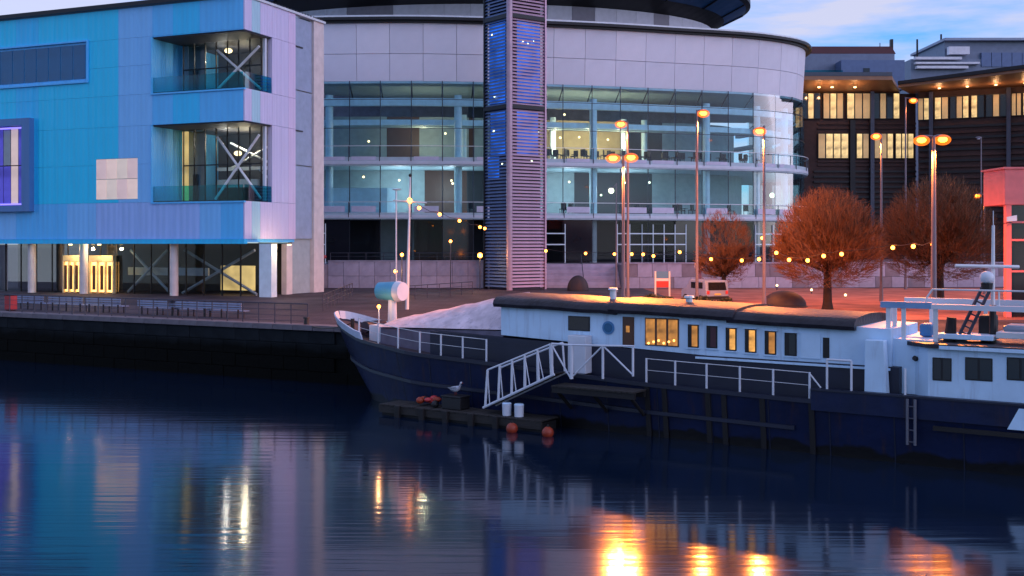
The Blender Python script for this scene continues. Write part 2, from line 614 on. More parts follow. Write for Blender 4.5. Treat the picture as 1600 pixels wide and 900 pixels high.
PP = ribbed('clad_pale_pink', (0.66, 0.55, 0.76), 0.38, 0.30, 0.3)
CREAM = mat('cream_panel', (0.66, 0.58, 0.56), 0.5)
l238 = LB.at(238, 0)
LEND = 34.0
MS = 3.9                                  # depth of the loggia's side opening
zT = 27.9
lg = [(20.4, 25.2), (11.1, 17.7)]
M_BRACE = mat('brace_white', (.82, .84, .86), .4)
l137 = LB.at(137, 0); l52 = LB.at(52, 0); l150 = LB.at(150, 0); l215 = LB.at(215, 0)
openings = [(l137, LEND + 1, 21.85, 25.3), (l52, LEND + 1, 10.6, 18.7), (l215, l150, 11.4, 14.95), (-1, l238, *lg[0]), (-1, l238, *lg[1])]
cols_u = [380, 345, 312, 270, 238, 215, 185, 150, 137, 105, 85, 60, 52, 25, 0, -30, -70, -110]
hue = [CF, CF, AZ, CF, PW, PW, CY, CY, CY, CY, CY, AZ, AZ, CY, AZ, CY, CY]
hue_low = [CF, PW, LV, LV, LV, LV, LV, PW, PW, CF, CF, CF, CF, PW, PW, CF, CF]
base_rows = [7.95, 11.1, 14.4, 17.7, 20.4, 22.9, 25.3, 27.9]
for i in range(len(cols_u) - 1):
    a0, a1 = LB.at(cols_u[i], 0), LB.at(cols_u[i + 1], 0)
    am = (a0 + a1) / 2
    cuts = sorted(set(base_rows + [z for (p, q, z0, z1) in openings if p < am < q for z in (z0, z1)]))
    for z0, z1 in zip(cuts, cuts[1:]):
        zm = (z0 + z1) / 2
        if z1 - z0 < 0.05 or any(p < am < q and y0 < zm < y1 for (p, q, y0, y1) in openings):
            continue
        m_ = hue_low[i] if zm < 11.1 else hue[i]
        box('cladding_panel', m_, T, LB, a0 + .008, a1 - .008, 0.0, 0.12, z0 + .008, z1 - .008)
# cladding on the side
cols_m = [0.0, 1.0, 2.2, MS, 5.2, 6.4, 7.5]
hue_s = [LW, PT, LW, LW, LW, PP]
for i in range(len(cols_m) - 1):
    b0, b1 = cols_m[i], cols_m[i + 1]
    zz = [7.95, 11.1, 17.7, 20.4, 25.2, 27.9]
    for z0, z1 in zip(zz, zz[1:]):
        if b1 <= MS + .01 and any(y0 < (z0 + z1) / 2 < y1 for y0, y1 in lg):
            continue
        box('cladding_panel', hue_s[i], T, LB, -0.12, 0.0, b0 + .012, b1 - .012, z0 + .012, z1 - .012)
# structure behind the cladding
box('wall', CF, T, LB, l238, LEND, 0.125, 12, 7.7, zT - .06)
for z0, z1 in ((25.2, 27.84), (17.7, 20.4), (7.7, 11.1)):
    box('floor_slab', CF, T, LB, 0.005, l238 - .002, 0.125, 7.49, z0, z1)
    box('floor_slab', M_INTD, T, LB, 0.55, l238 - .002, 7.495, 12, z0 + .01, z1 - .01)
for (z0, z1) in lg:
    box('side_wall', LW, T, LB, 0.005, 0.35, MS, 7.49, z0 + .002, z1 - .002)
    box('back_wall', M_INTD, T, LB, 0.36, l238 - .01, 9.0, 9.3, z0 + .002, z1 - .002)
box('base_trim', AZ, T, LB, -0.18, LEND, -0.16, 0.3, 7.55, 7.93)
box('roof_edge', M_DARK, T, LB, 0.6, LEND, -0.35, 0.55, 28.0, 28.35)
box('roof_capping', M_STEELW, T, LB, -0.25, 0.35, -0.1, 12.3, zT, 28.1)
for i in range(26):
    MB().ball(LB.p(-0.05, 0.4 + i * 0.46, 28.2), 0.09, n=6, m=4).build('capping_stud', M_DARK, T)
# loggia linings, glazing, bracing and glass balustrades
for li, (z0, z1) in enumerate(lg):
    box('loggia_floor', M_DARK, T, LB, 0.02, l238 - .02, 0.13, 3.4, z0 + .003, z0 + .10)
    box('loggia_soffit', M_INTD, T, LB, 0.02, l238 - .02, 0.13, 8.9, z1 - .12, z1 - .004)
    n = 7
    gw = (l238 - 1.2) / n
    for k in range(n):
        f = box('glazing_pane', G_DARK, T, LB, 0.5 + gw * k + .04, 0.5 + gw * (k + 1) - .04, 3.2, 3.23, z0 + .12, z1 - .14)
    for k in range(n + 1):
        box('mullion', M_DARK, T, LB, 0.5 + gw * k - .025, 0.5 + gw * k + .025, 3.15, 3.29, z0 + .11, z1 - .13)
    box('transom', M_DARK, T, LB, 0.5, 0.5 + gw * n, 3.14, 3.30, (z0 + z1) / 2 - .05, (z0 + z1) / 2 + .05)
    # X bracing of white steel behind the glass
    xa, xb = 0.4, 4.9
    zb, zt_ = z0 + .3, z1 - .9
    MB().tube(LB.p(xa, 3.02, zb), LB.p(xb, 3.02, zt_), .11).build('brace', M_BRACE, T)
    MB().tube(LB.p(xa, 2.78, zt_), LB.p(xb, 2.78, zb), .11).build('brace', M_BRACE, T)
    box('room_wall', M_INT, T, LB, l238 - 2.2, l238 - 0.4, 4.2, 4.4, z0 + .12, z1 - .2)
    box('lit_reveal', E_WARM if li else M_WHITE, T, LB, l238 - 0.95, l238 - 0.35, 3.5, 3.6, z0 + .2, z1 - .25)
    box('door', M_DARK, T, LB, l238 - 1.55, l238 - 1.0, 4.1, 4.17, z0 + .15, z0 + 2.6)
    box('glass_balustrade', G_TEAL, T, LB, 0.1, l238 - .05, 0.06, 0.10, z0 - .02, z0 + 1.35)
    box('glass_balustrade', G_TEAL, T, LB, -0.08, -0.04, 0.1, MS - .05, z0 - .02, z0 + 1.35)
    box('sill', CF, T, LB, -0.16, l238 + .1, -0.12, 0.12, z0 - .14, z0 + .0)
    box('reveal', CF, T, LB, l238, l238 + .10, -0.10, 0.124, z0, z1)
    box('corner_post', M_WHITE, T, LB, 0.15, 0.38, 3.25, 3.5, z0 + .11, z1 - .14)
    MB().ball(LB.p(4.2 if li else 5.2, 5.0, z1 - 2.2 if li else z1 - .6), .35, rz=.22).build('room_lamp', E_DOWN, T)
    point_light('room_light', T, LB.p(5.6, 5.2, z1 - 1.0), (1, .85, .72), 130)
    point_light('room_light', T, LB.p(4.2, 6.0, z1 - 1.3), (1, .76, .5), 240 if li else 130)
# truss and stair seen through the lower loggia
for a, b, c, d in ((1.0, 14.3, 6.0, 16.6), (1.0, 16.6, 6.0, 14.3), (.6, 12.2, 3.0, 14.2)):
    MB().tube(LB.p(a, 6.4, b), LB.p(c, 6.4, d), .10).build('truss_bar', M_STEELW, T)
box('landing', M_STEELW, T, LB, 1.0, l238 - 2, 6.2, 6.5, 14.1, 14.4)
box('landing', M_STEELW, T, LB, 3.0, l238 - 2, 6.2, 6.5, 12.6, 13.3)
# strip window
ws = thing
o_ = box('window', CF, T, LB, l137, LEND, 0.05, 0.118, 21.85, 25.3)
for k in range(9):
    a = l137 + 0.25 + k * 1.42
    box('pane', M_GLASSB, o_, LB, a + .04, a + 1.38, 0.0, 0.045, 22.1, 25.1)
box('window_frame', CF, o_, LB, l137 - .12, LEND, -0.18, 0.03, 25.3, 25.45)
box('window_frame', CF, o_, LB, l137 - .12, LEND, -0.18, 0.03, 21.7, 21.85)
box('window_frame', CF, o_, LB, l137 - .14, l137, -0.18, 0.03, 21.85, 25.3)
# framed box window lit violet
o_ = box('window', M_INTD, T, LB, l52, LEND, 0.06, 0.118, 10.6, 18.7)
FB = ribbed('clad_frame_blue', (0.07, 0.19, 0.42), 0.4, 0.3, 0.1)
box('window_frame', FB, o_, LB, l52 - .1, l52 + 0.85, -0.55, 0.05, 10.45, 18.85)
box('window_frame', FB, o_, LB, l52 + .86, LEND, -0.55, 0.05, 18.2, 18.85)
box('window_frame', FB, o_, LB, l52 + .86, LEND, -0.55, 0.05, 10.45, 11.0)
box('light_strip', E_VIOLET, o_, LB, l52 + 1.0, LEND, -0.3, -.2, 11.05, 11.2)
box('light_strip', E_VIOLET, o_, LB, l52 + 1.0, LEND, -0.3, -.2, 17.95, 18.1)
vi = emit('violet_room', (0.10, 0.09, 0.65), 0.5, 0.8, 0.5)
for k in range(6):
    a = l52 + 0.9 + k * 0.9
    mm = [vi, E_PINK, vi, vi, E_PINK, vi][k]
    box('pane', mm, o_, LB, a + .05, a + .85, 0.0, 0.05, 11.1, 14.6)
    box('pane', [vi, E_PINK, M_INT, vi, vi, vi][k], o_, LB, a + .05, a + .85, 0.0, 0.05, 14.7, 18.1)
# pale lit window behind the cladding
o_ = box('window', M_INT, T, LB, l215, l150, 0.08, 0.118, 11.4, 14.95)
PK = [E_PINK, emit('lit_screen_b', (1.0, .74, .74), .36, .3, .5), emit('lit_screen_c', (.95, .80, .72), .40, .3, .5)]
for k in range(4):
    for j in range(2):
        aw = (l150 - l215) / 4
        box('pane', PK[(k + j) % 3], o_, LB, l215 + aw * k + .025, l215 + aw * (k + 1) - .025, 0.01, 0.07, 11.4 + 1.775 * j + .03, 11.4 + 1.775 * (j + 1) - .03)
# side: glazed strip and pale end fin
box('stair_wall', M_INT, T, LB, 0.3, 0.5, 7.51, 10.5, GZ, 27.8)
for z0, z1 in ((8.0, 14.5), (14.6, 21.2), (21.3, 27.7)):
    box('stair_pane', mat('stair_panel', (0.30, 0.37, 0.50), 0.4), T, LB, 0.1, 0.13, 7.55, 10.45, z0, z1)
box('end_fin', CREAM, T, LB, -0.1, 0.35, 10.52, 12.2, GZ, zT - .02)
# ground floor: columns, glazing, bracing, doors
box('ground_back_wall', M_INTD, T, LB, 0.5, LEND, 9.0, 9.3, GZ, 7.6)
gl0 = LB.at(405, 2.6)
k = 0
a = gl0
while a < LEND:
    box('glazing_pane', G_DARK, T, LB, a + .04, a + 1.86, 2.6, 2.63, GZ + .1, 7.54)
    box('mullion', M_DARK, T, LB, a - .04, a + .035, 2.55, 2.7, GZ, 7.548)
    a += 1.9
for uc in (50, 131, 272, -40):
    a = LB.at(uc, 0.9)
    MB().tube(LB.p(a, 0.9, GZ), LB.p(a, 0.9, 7.54), .36, n=14).build('column', CREAM, T, smooth=True)
box('pier', M_COL, T, LB, LB.at(424, 1.6), LB.at(405, 1.6), 1.6, 2.4, GZ, 7.54)
box('pier', CREAM, T, LB, 0.02, 0.55, 6.3, 7.2, GZ, 7.54)
MB().tube(LB.p(0.6, 4.6, GZ), LB.p(0.6, 4.6, 7.54), .3, n=12).build('column', CREAM, T, smooth=True)
for u0, u1 in ((285, 398), (200, 262)):
    a0, a1 = LB.at(u1, 3.4), LB.at(u0, 3.4)
    MB().tube(LB.p(a0, 3.4, 7.0), LB.p(a1, 3.4, GZ + .1), .13).build('brace', M_STEELW, T)
    MB().tube(LB.p(a0, 3.7, GZ + .1), LB.p(a1, 3.7, 7.0), .13).build('brace', M_STEELW, T)
box('inner_landing', M_STEELW, T, LB, LB.at(325, 4.5), LB.at(200, 4.5), 4.5, 4.7, 4.7, 5.4)
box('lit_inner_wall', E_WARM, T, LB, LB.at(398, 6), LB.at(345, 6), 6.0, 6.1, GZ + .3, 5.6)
DY = mat('door_surround', (0.62, 0.50, 0.28), 0.5)
for u0, u1 in ((98, 124), (139, 176)):
    a0, a1 = LB.at(u1, 2.0), LB.at(u0, 2.0)
    d = box('entrance_door', DY, T, LB, a0, a1, 2.0, 2.45, 5.95, 6.5)
    nL = 3
    wq = (a1 - a0) / nL
    for q in range(nL + 1):
        box('door_jamb', DY, d, LB, a0 + wq * q - .07, a0 + wq * q + .07, 2.02, 2.3, GZ, 5.94)
    for q in range(nL):
        box('door_leaf', emit('lit_door', (1.0, .50, .14), 4.0, .5, .8), d, LB, a0 + wq * q + .1, a0 + wq * (q + 1) - .1, 2.2, 2.26, GZ + .1, 5.9)
        box('door_bar', M_DOORW, d, LB, a0 + wq * q + .3, a0 + wq * q + .62, 2.1, 2.18, GZ + .3, 5.6)
for uc in (110, 155, 452):
    p_ = LB.p(LB.at(uc, 1.2 if uc < 400 else 3.0), 1.2 if uc < 400 else 3.0, 7.42)
    MB().tube(p_, p_ + Vector((0, 0, .1)), .16, n=10).build('soffit_lamp', E_DOWN, T)
    point_light('soffit_light', T, p_ - Vector((0, 0, .35)), (1, .62, .30), 120)

# ------------------------------------------------------------------ curved concert hall
hp = [(-52, 124), (-42, 120), (-30, 117.4), (-13.6, 116), (-4, 116.6), (3.5, 118.2), (10.8, 119.9), (17.9, 122), (25.5, 124.3), (29.7, 126.3), (33.2, 129.0), (35.2, 132.2), (36.2, 136.5), (36, 142), (34.5, 150), (31, 160)]
def catmull(P, n=10):
    P = [Vector(q) for q in P]
    out = []
    for i in range(len(P) - 1):
        p0 = P[max(i - 1, 0)]; p1 = P[i]; p2 = P[i + 1]; p3 = P[min(i + 2, len(P) - 1)]
        for j in range(n):
            t = j / n
            out.append(.5 * ((2 * p1) + (p2 - p0) * t + (2 * p0 - 5 * p1 + 4 * p2 - p3) * t * t + (3 * p1 - p0 - 3 * p2 + p3) * t ** 3))
    out.append(P[-1])
    return out
HC = catmull(hp)
cum = [0]
for a, b in zip(HC, HC[1:]):
    cum.append(cum[-1] + (b - a).length)
HLEN = cum[-1]
def hcp(s, off=0.0):
    """point on the hall's front line at arc length s, moved off outwards"""
    s = min(max(s, 0), HLEN - 1e-4)
    for i in range(len(cum) - 1):
        if cum[i + 1] >= s:
            break
    t = (s - cum[i]) / (cum[i + 1] - cum[i])
    p = HC[i].lerp(HC[i + 1], t)
    j0, j1 = max(i - 2, 0), min(i + 3, len(HC) - 1)
    d = (HC[j1] - HC[j0]).normalized()
    if off < -1.9:                  # deep inside: move toward the middle of the hall
        return p + (Vector((0, 152)) - p).normalized() * -off
    return p + Vector((d.y, -d.x)) * off
def hs_at(u):
    best = min(range(len(HC)), key=lambda i: abs(HC[i].x / HC[i].y * F + U0 - u) + (0 if HC[i].y < 131 else 1e4))
    return cum[best]
def band(s0, s1, o0, o1, z0, z1, step=1.2, lean=0.0):
    """curved bar along the hall's front"""
    n = max(1, int((s1 - s0) / step))
    mb = MB()
    rows = []
    for i in range(n + 1):
        s = s0 + (s1 - s0) * i / n
        a, b = hcp(s, o0), hcp(s, o1)
        rows.append([(a.x, a.y, z0), (b.x, b.y, z0), tuple(hcp(s, o1 + lean)) + (z1,), tuple(hcp(s, o0 + lean)) + (z1,)])
    vs = [Vector(q) for r in rows for q in r]
    fs = []
    for i in range(n):
        for j in range(4):
            fs.append((i * 4 + j, i * 4 + (j + 1) % 4, (i + 1) * 4 + (j + 1) % 4, (i + 1) * 4 + j))
    fs += [(3, 2, 1, 0), tuple(n * 4 + j for j in range(4))]
    return mb.add(vs, fs)
ZG, ZF0, ZF1 = 5.45, 24.9, 31.0
hall = thing('curved_concert_hall', 'round concert hall with pale panelled fascia above a curved glass front and saucer roof', 'building', (0, 118, GZ))
T = hall
S0, S1 = hs_at(440), HLEN - 6
pw = 3.55
k = 0
s = S0 - 2
while s + pw < S1:
    for (z0, z1) in ((ZF0, 27.75), (27.8, ZF1)):
        ml = random.choice([M_FASCIA, mat('fascia_stone_b', (0.66, 0.665, 0.745), 0.55, 0, .06, .5, .15, 5), mat('fascia_stone_c', (0.73, 0.72, 0.79), 0.55, 0, .06, .5, .15, 5)])
        f0 = (z0 - ZF0) / 6 * .35
        f1 = (z1 - ZF0) / 6 * .35
        band(s + .02, s + pw - .02, -0.25 + f0, 0.0 + f0, z0, z1, 1.0, f1 - f0).build('fascia_panel', ml, T)
        for q in (1, 2):                       # fine sub-joints
            pass
    s += pw
    k += 1
band(S0 - 2, S1, -1.0, -0.3, ZF0 + .1, ZF1 + .2).build('fascia_backing', M_STONE2, T)
band(S0 - 2, S1, -1.2, 1.1, ZF1 + .25, ZF1 + .55).build('roof_gutter', M_DARK, T)
band(S0 - 2, S1, 0.2, 0.95, ZF1 + .56, ZF1 + .75).build('gutter_capping', M_STEELW, T)
band(S0 - 2, S1, -0.4, 0.7, ZF1 + .02, ZF1 + .24).build('gutter_soffit', M_DARK, T)
# inner structure: floors, back wall, columns
band(S0 - 2, S1, -16, 0.6, 15.85, 16.75).build('floor_slab', M_SLAB, T)
band(S0 - 2, S1, -16, 0.6, 10.15, 10.85).build('floor_slab', M_SLAB, T)
band(S0 - 2, S1, 0.35, 0.68, 16.0, 16.35).build('slab_edge', M_WHITE, T)
band(S0 - 2, S1, 0.35, 0.68, 10.3, 10.6).build('slab_edge', M_WHITE, T)
band(S0 - 2, S1, -16, 0.0, ZF0 - .25, ZF0 - .02).build('upper_ceiling', M_SLAB, T)
band(S0 - 2, S1, -1.6, -0.9, 22.4, 23.2).build('ring_beam', M_COL, T)
band(S0 - 2, S1, -2.5, -2.0, 20.4, 21.0).build('ring_beam', M_COL, T)
band(S0 - 2, S1, -4.0, -2.6, 20.3, 20.5).build('bulkhead', M_SLAB, T)
wall_s = [S0 - 2, hs_at(530), hs_at(592), hs_at(700), hs_at(720), hs_at(855), hs_at(1035), hs_at(1120), S1]
wm = [M_INT, M_BROWN, M_INT, M_BROWN, M_INT, M_WARMW, M_INTD, M_INT]
for a, b, m_ in zip(wall_s, wall_s[1:], wm):
    band(a, b, -9.0, -8.6, 16.76, 22.0).build('inner_wall', m_, T)
wall_s2 = [S0 - 2, hs_at(610), hs_at(700), hs_at(860), hs_at(930), hs_at(1090), S1]
wm2 = [M_INT, M_BROWN, M_INTD, M_INT, M_INTD, M_INT]
for a, b, m_ in zip(wall_s2, wall_s2[1:], wm2):
    band(a, b, -8.0, -7.6, 10.86, 15.84).build('inner_wall', m_, T)
wall_s3 = [S0 - 2, hs_at(560), hs_at(620), hs_at(690), hs_at(860), hs_at(1000), S1]
wm3 = [M_INTD, M_INT, M_BROWN, M_INTD, M_INTD, M_INTD]
for a, b, m_ in zip(wall_s3, wall_s3[1:], wm3):
    band(a, b, -5.0, -4.7, ZG, 10.14).build('inner_wall', m_, T)
for uc in (505, 722, 937, 1112, 1196):
    sc = hs_at(uc)
    for z0, z1 in ((16.76, 23.6), (10.86, 15.84), (ZG, 10.14)):
        p_ = hcp(sc, -1.4)
        MB().tube((p_.x, p_.y, z0), (p_.x, p_.y, z1), .42, n=12).build('column', M_COL, T, smooth=True)
p_ = hcp(hs_at(1240) - .6, -0.9)
for z0, z1 in ((16.76, 23.6), (10.86, 15.84), (ZG, 10.14)):
    MB().tube((p_.x, p_.y, z0), (p_.x, p_.y, z1), .42, n=12).build('column', M_COL, T, smooth=True)
for uc in (700, 880, 1020, 1060):
    p_ = hcp(hs_at(uc), -6.0)
    MB().tube((p_.x, p_.y, 16.76), (p_.x, p_.y, 22), .35, n=10).build('inner_column', M_COL, T, smooth=True)
# glass skin with mullions
gs = 3.3
s = S0 - 2
gi = 0
while s + gs < S1:
    for (z0, z1) in ((22.95, ZF0 - .05), (19.9, 22.9), (16.8, 19.85), (10.9, 15.8), (ZG + .15, 10.1)):
        if z0 < 6 and gi % 4 == 2:
            mm = M_BLACKGL
        else:
            mm = G_HALL if z0 > 10 else G_DARK
        band(s + .03, s + gs - .03, 0.20, 0.235, z0, z1, 1.7).build('glass_pane', mm, T)
    p_ = hcp(s, 0.12); q_ = hcp(s, 0.34)
    MB().tube((p_.x, p_.y, ZG), (p_.x, p_.y, ZF0), .055, n=6).build('mullion', M_RAIL, T)
    # bracket under the fascia
    q_ = hcp(s, -1.8)
    MB().tube((p_.x, p_.y, ZF0 - .3), (q_.x, q_.y, 23.1), .07, n=6).build('bracket', M_RAIL, T)
    for zb in (16.9, 10.95):
        p1 = hcp(s, 0.66)
        MB().tube((p1.x, p1.y, zb - .6), (p1.x, p1.y, zb + 1.05), .05, n=6).build('baluster', M_RAIL, T)
    s += gs
    gi += 1
for zb in (16.9, 10.95):
    band(S0 - 2, S1, 0.63, 0.70, zb + 1.0, zb + 1.07).build('handrail', M_STEELW, T)
for i in range(int((S1 - S0) / 3.3)):
    if i % 5 in (0, 2, 3):
        a = S0 - 2 + i * 3.3
        band(a + .3, a + 2.9, .60, .64, 10.92, 11.55, 1.4).build('parapet_panel', mat('parapet_pale', (.55, .55, .68), .5), T)
        band(a + .3, a + 2.9, .60, .64, 16.42, 16.8, 1.4).build('parapet_panel', mat('parapet_pale', (.55, .55, .68), .5), T)
for z in (22.92, 19.87):
    band(S0 - 2, S1, 0.17, 0.26, z - .03, z + .03).build('transom', M_RAIL, T)
# ground floor door frames
for u0, u1 in ((855, 880), (960, 1005), (1000, 1075), (1180, 1215), (480, 520)):
    sa, sb = hs_at(u0), hs_at(u1)
    for z in (7.4, 8.6):
        band(sa, sb, 0.24, 0.36, z, z + .12).build('door_transom', M_COL, T)
    nq = max(1, int((sb - sa) / 1.3))
    for q in range(nq + 1):
        p_ = hcp(sa + (sb - sa) * q / nq, .3)
        MB().tube((p_.x, p_.y, ZG), (p_.x, p_.y, 9.7), .06, n=6).build('door_post', M_COL, T)
# white bulky stair / bulkhead seen at the left on the first floor
band(hs_at(480), hs_at(598), -3.0, -1.9, 10.87, 13.6).build('stair_parapet', M_COL, T)
# lit fittings indoors
for uc, z, off in ((862, 19.7, -4), (890, 19.6, -5), (918, 19.6, -4), (985, 19.5, -5), (1004, 19.5, -3), (682, 19.7, -4), (536, 18.9, -5), (532, 14.9, -4), (546, 14.9, -4), (695, 14.2, -4), (1053, 14.6, -4), (1232, 13.3, -2), (953, 13.0, -2.5), (888, 22.0, -3)):
    p_ = hcp(hs_at(uc), off)
    MB().ball((p_.x, p_.y, z), .12 if uc not in (1232,) else .3, n=8, m=6).build('pendant_lamp', E_DOWN if uc not in (1232, 953, 1053) else E_COOL, T)
for uc, z in ((880, 19.2), (940, 19.2), (1000, 19.2), (640, 19.2)):
    p_ = hcp(hs_at(uc), -4.5)
    point_light('room_light', T, (p_.x, p_.y, z), (1, .74, .44), 190 if uc > 700 else 160)
for uc, z in ((600, 13.6), (1000, 13.6), (690, 13.6), (900, 13.6)):
    p_ = hcp(hs_at(uc), -3.5)
    MB().ball((p_.x, p_.y, z + .9), .11, n=8, m=6).build('pendant_lamp', E_DOWN, T)
    point_light('room_light', T, (p_.x, p_.y, z), (.9, .95, 1.0), 170)
# saucer roof and clerestory
def ell(cx, cy, rx, ry, z, n=96):
    return [Vector((cx + rx * math.cos(2 * math.pi * i / n), cy + ry * math.sin(2 * math.pi * i / n), z)) for i in range(n + 1)]
CX, CY_ = -5.0, 148.0
CL = mat('clerestory_panel', (0.52, 0.52, 0.60), 0.5)
CLD = mat('clerestory_grey', (0.20, 0.19, 0.23), 0.6)
ca = ell(CX, CY_, 32, 18, 33.0, 64)
cb = ell(CX, CY_, 32, 18, 36.2, 64)
for i in range(64):
    p, q = ca[i], ca[i + 1]
    if (p.y + q.y) / 2 > CY_ + 6:
        continue
    d = (q - p) * .006
    m_ = CLD if i in (43, 44, 52, 56) else CL
    n_ = Vector(((q - p).y, -(q - p).x, 0)).normalized() * .15
    MB().hexa([p + d, q - d, q - d - n_, p + d - n_], [cb[i] + d, cb[i + 1] - d, cb[i + 1] - d - n_, cb[i] + d - n_]).build('clerestory_panel', m_, T)
M_SOFB = mat('saucer_soffit_blue', (0.02, 0.10, 0.28), 0.4, 0.2)
def ring(z_r):
    mb = MB()
    rows = [ell(CX, CY_, rx, ry, z) for rx, ry, z in z_r]
    mb.grid(rows)
    return mb
ring([(31.5, 17.6, 36.1), (33.6, 21.5, 37.2)]).build('saucer_soffit', M_DARK, T)
ring([(33.6, 21.5, 37.22), (36.4, 26, 38.6)]).build('saucer_soffit', M_SOFB, T)
ring([(36.4, 26, 38.6), (37.0, 26.6, 38.9), (37.0, 26.6, 39.5), (34, 22, 40.4), (10, 8, 41.5), (.1, .1, 41.8)]).build('saucer_roof', M_DARK, T, smooth=True)
for i in range(0, 96, 4):
    a0 = ell(CX, CY_, 33.6, 21.5, 37.15)[i]; a1 = ell(CX, CY_, 36.4, 26, 38.52)[i]
    if a0.y < CY_ + 5:
        MB().tube(a0, a1, .12, n=5).build('soffit_rib', M_DARK, T)
MB().prism([(q.x, q.y) for q in ell(CX, CY_ + 2, 31.4, 17, 0, 48)[:-1]], 12, 35.9).build('auditorium_drum', M_STONE2, T)
# roof between the fascia and the clerestory
rr = []
for i in range(0, 61):
    s = S0 + (S1 - S0) * i / 60
    a = hcp(s, 0.3)
    rr.append([Vector((a.x, a.y, ZF1 + .4)), Vector((CX + (a.x - CX) * .80, CY_ + (a.y - CY_) * .55, 33.2))])
MB().grid(rr).build('lower_roof', M_DARK, T)

# chairs and tables along the hall's terraces
chair_mat = mat('chair_fabric', (0.012, 0.012, 0.020), 0.6)
def make_chair(loc, rz, label, group):
    t = thing('chair', label, 'chair', loc, group)
    fr = Fr(loc, (math.cos(rz), math.sin(rz), 0), (-math.sin(rz), math.cos(rz), 0))
    box('seat', chair_mat, t, fr, -.31, .31, -.30, .30, .42, .52)
    box('backrest', chair_mat, t, fr, -.31, .31, .24, .31, .523, 1.15)
    for a in (-.24, .24):
        for b in (-.24, .24):
            box('leg', M_RAIL, t, fr, a - .025, a + .025, b - .025, b + .025, 0.0, .418)
    return t
def copy_tree(o, loc, rz, label=None, group=None):
    r = o.copy(); C.objects.link(r); r.location = loc; r.rotation_euler.z = rz
    if label: r['label'] = label
    if group: r['group'] = group
    for ch in o.children:
        c = ch.copy(); C.objects.link(c); c.parent = r
        for g in ch.children:
            d = g.copy(); C.objects.link(d); d.parent = c
    return r
def make_table(loc, label, group):
    t = thing('round_table', label, 'table', loc, group)
    x, y, z = loc
    MB().tube((x, y, z + .72), (x, y, z + .76), .42, n=16).build('table_top', M_INTD, t)
    MB().tube((x, y, z + .03), (x, y, z + .72), .05).build('stem', M_RAIL, t)
    MB().tube((x, y, z), (x, y, z + .03), .28, n=12).build('base', M_RAIL, t)
    return t
ch0 = tb0 = None
for lvl, z, us in ((1, 16.76, [862, 869, 876, 884, 893, 902, 910, 918, 945, 954, 963, 974, 985, 994, 1003, 1011, 1019, 1028, 1036, 1046, 1055, 1063, 1072, 1082, 1092, 1102, 1120, 1130, 1141, 1152, 1162, 1172, 1182, 1193, 1204, 1214]), (0, 10.86, [738, 745, 752, 880, 887, 894, 901, 998, 1005, 1058, 1066, 1075, 1083, 1091, 1160, 1167])):
    for i, u in enumerate(us):
        p_ = hcp(hs_at(u) + random.uniform(-.3, .3), -0.55 - (i % 3) * .7)
        loc = (p_.x, p_.y, z + .003)
        lab = ('dark chair on the upper glazed balcony of the round hall' if lvl else 'dark chair on the lower glazed balcony of the round hall')
        gr = 'chairs on the upper balcony' if lvl else 'chairs on the lower balcony'
        rz = random.uniform(0, 6.28)
        if ch0 is None:
            ch0 = make_chair(loc, 0, lab, gr)
        else:
            copy_tree(ch0, loc, rz, lab, gr)
    for i, u in enumerate(us[1::4]):
        p_ = hcp(hs_at(u) + .5, -2.75)
        loc = (p_.x, p_.y, z + .003)
        lab = ('round dark table among chairs on the upper balcony' if lvl else 'round dark table among chairs on the lower balcony')
        gr = 'tables on the upper balcony' if lvl else 'tables on the lower balcony'
        if tb0 is None:
            tb0 = make_table(loc, lab, gr)
        else:
            copy_tree(tb0, loc, 0, lab, gr)

# ------------------------------------------------------------------ podium in front of the hall
PD = 109.5
podium_front = [(-20.0, 100.8), (-18.5, PD), (3.4, PD), (3.4, PD + 4.0), (11.0, PD + 4.0), (11.0, PD - 1), (52, PD + 2), (52, 175), (-60, 175), (-60, 118)]
pf = [(-20.6, 103.5), (-18.5, PD), (3.4, PD), (3.4, PD + 4.2), (11.0, PD + 4.2), (11.0, PD - 1), (56, PD + 3), (56, 165), (-45, 165), (-45, 118)]
MB().prism(pf, GZ - .3, ZG - .02).build('podium_terrace', M_STONE2, None, 'structure')
pw_ = thing('podium_wall', 'long pale panelled retaining wall below the round hall', 'wall', (-8, PD - .2, GZ))
def wall_run(t, p, q, z0, z1, n, m_, thick=.12, cap=True):
    p = Vector((p[0], p[1], 0)); q = Vector((q[0], q[1], 0))
    d = (q - p).normalized()
    fr = Fr(p, d, (-d.y, d.x, 0))
    ln = (q - p).length
    for i in range(n):
        box('stone_panel', random.choice(m_), t, fr, ln * i / n + .02, ln * (i + 1) / n - .02, -thick - random.uniform(0, .02), -.004, z0 + .01, z1 - .01)
    if cap:
        box('capping', m_[0], t, fr, 0, ln, -thick - .1, .35, z1 + .002, z1 + .12)
SP = [M_STONE, mat('podium_stone_c', (0.38, 0.36, 0.47), .7, 0, .2, 1.2, .4, 6)]
wall_run(pw_, (-18.5, PD), (3.4, PD), GZ, 4.3, 14, SP, cap=False)
wall_run(pw_, (-18.5, PD), (3.4, PD), 4.32, 5.75, 14, SP)
pw2 = thing('podium_wall', 'rough stone retaining wall behind the bare round trees', 'wall', (30, PD + .5, GZ))
wall_run(pw2, (11.0, PD - 1), (56, PD + 3), GZ, 4.2, 26, [M_STONE, M_STONE2, SP[1]], cap=False)
wall_run(pw2, (11.0, PD - 1), (56, PD + 3), 4.22, 5.55, 30, [M_STONE, M_STONE2, SP[1]])
st = thing('stone_steps', 'flight of wide stone steps rising to the round hall beside the louvred tower', 'steps', (7.2, PD, GZ))
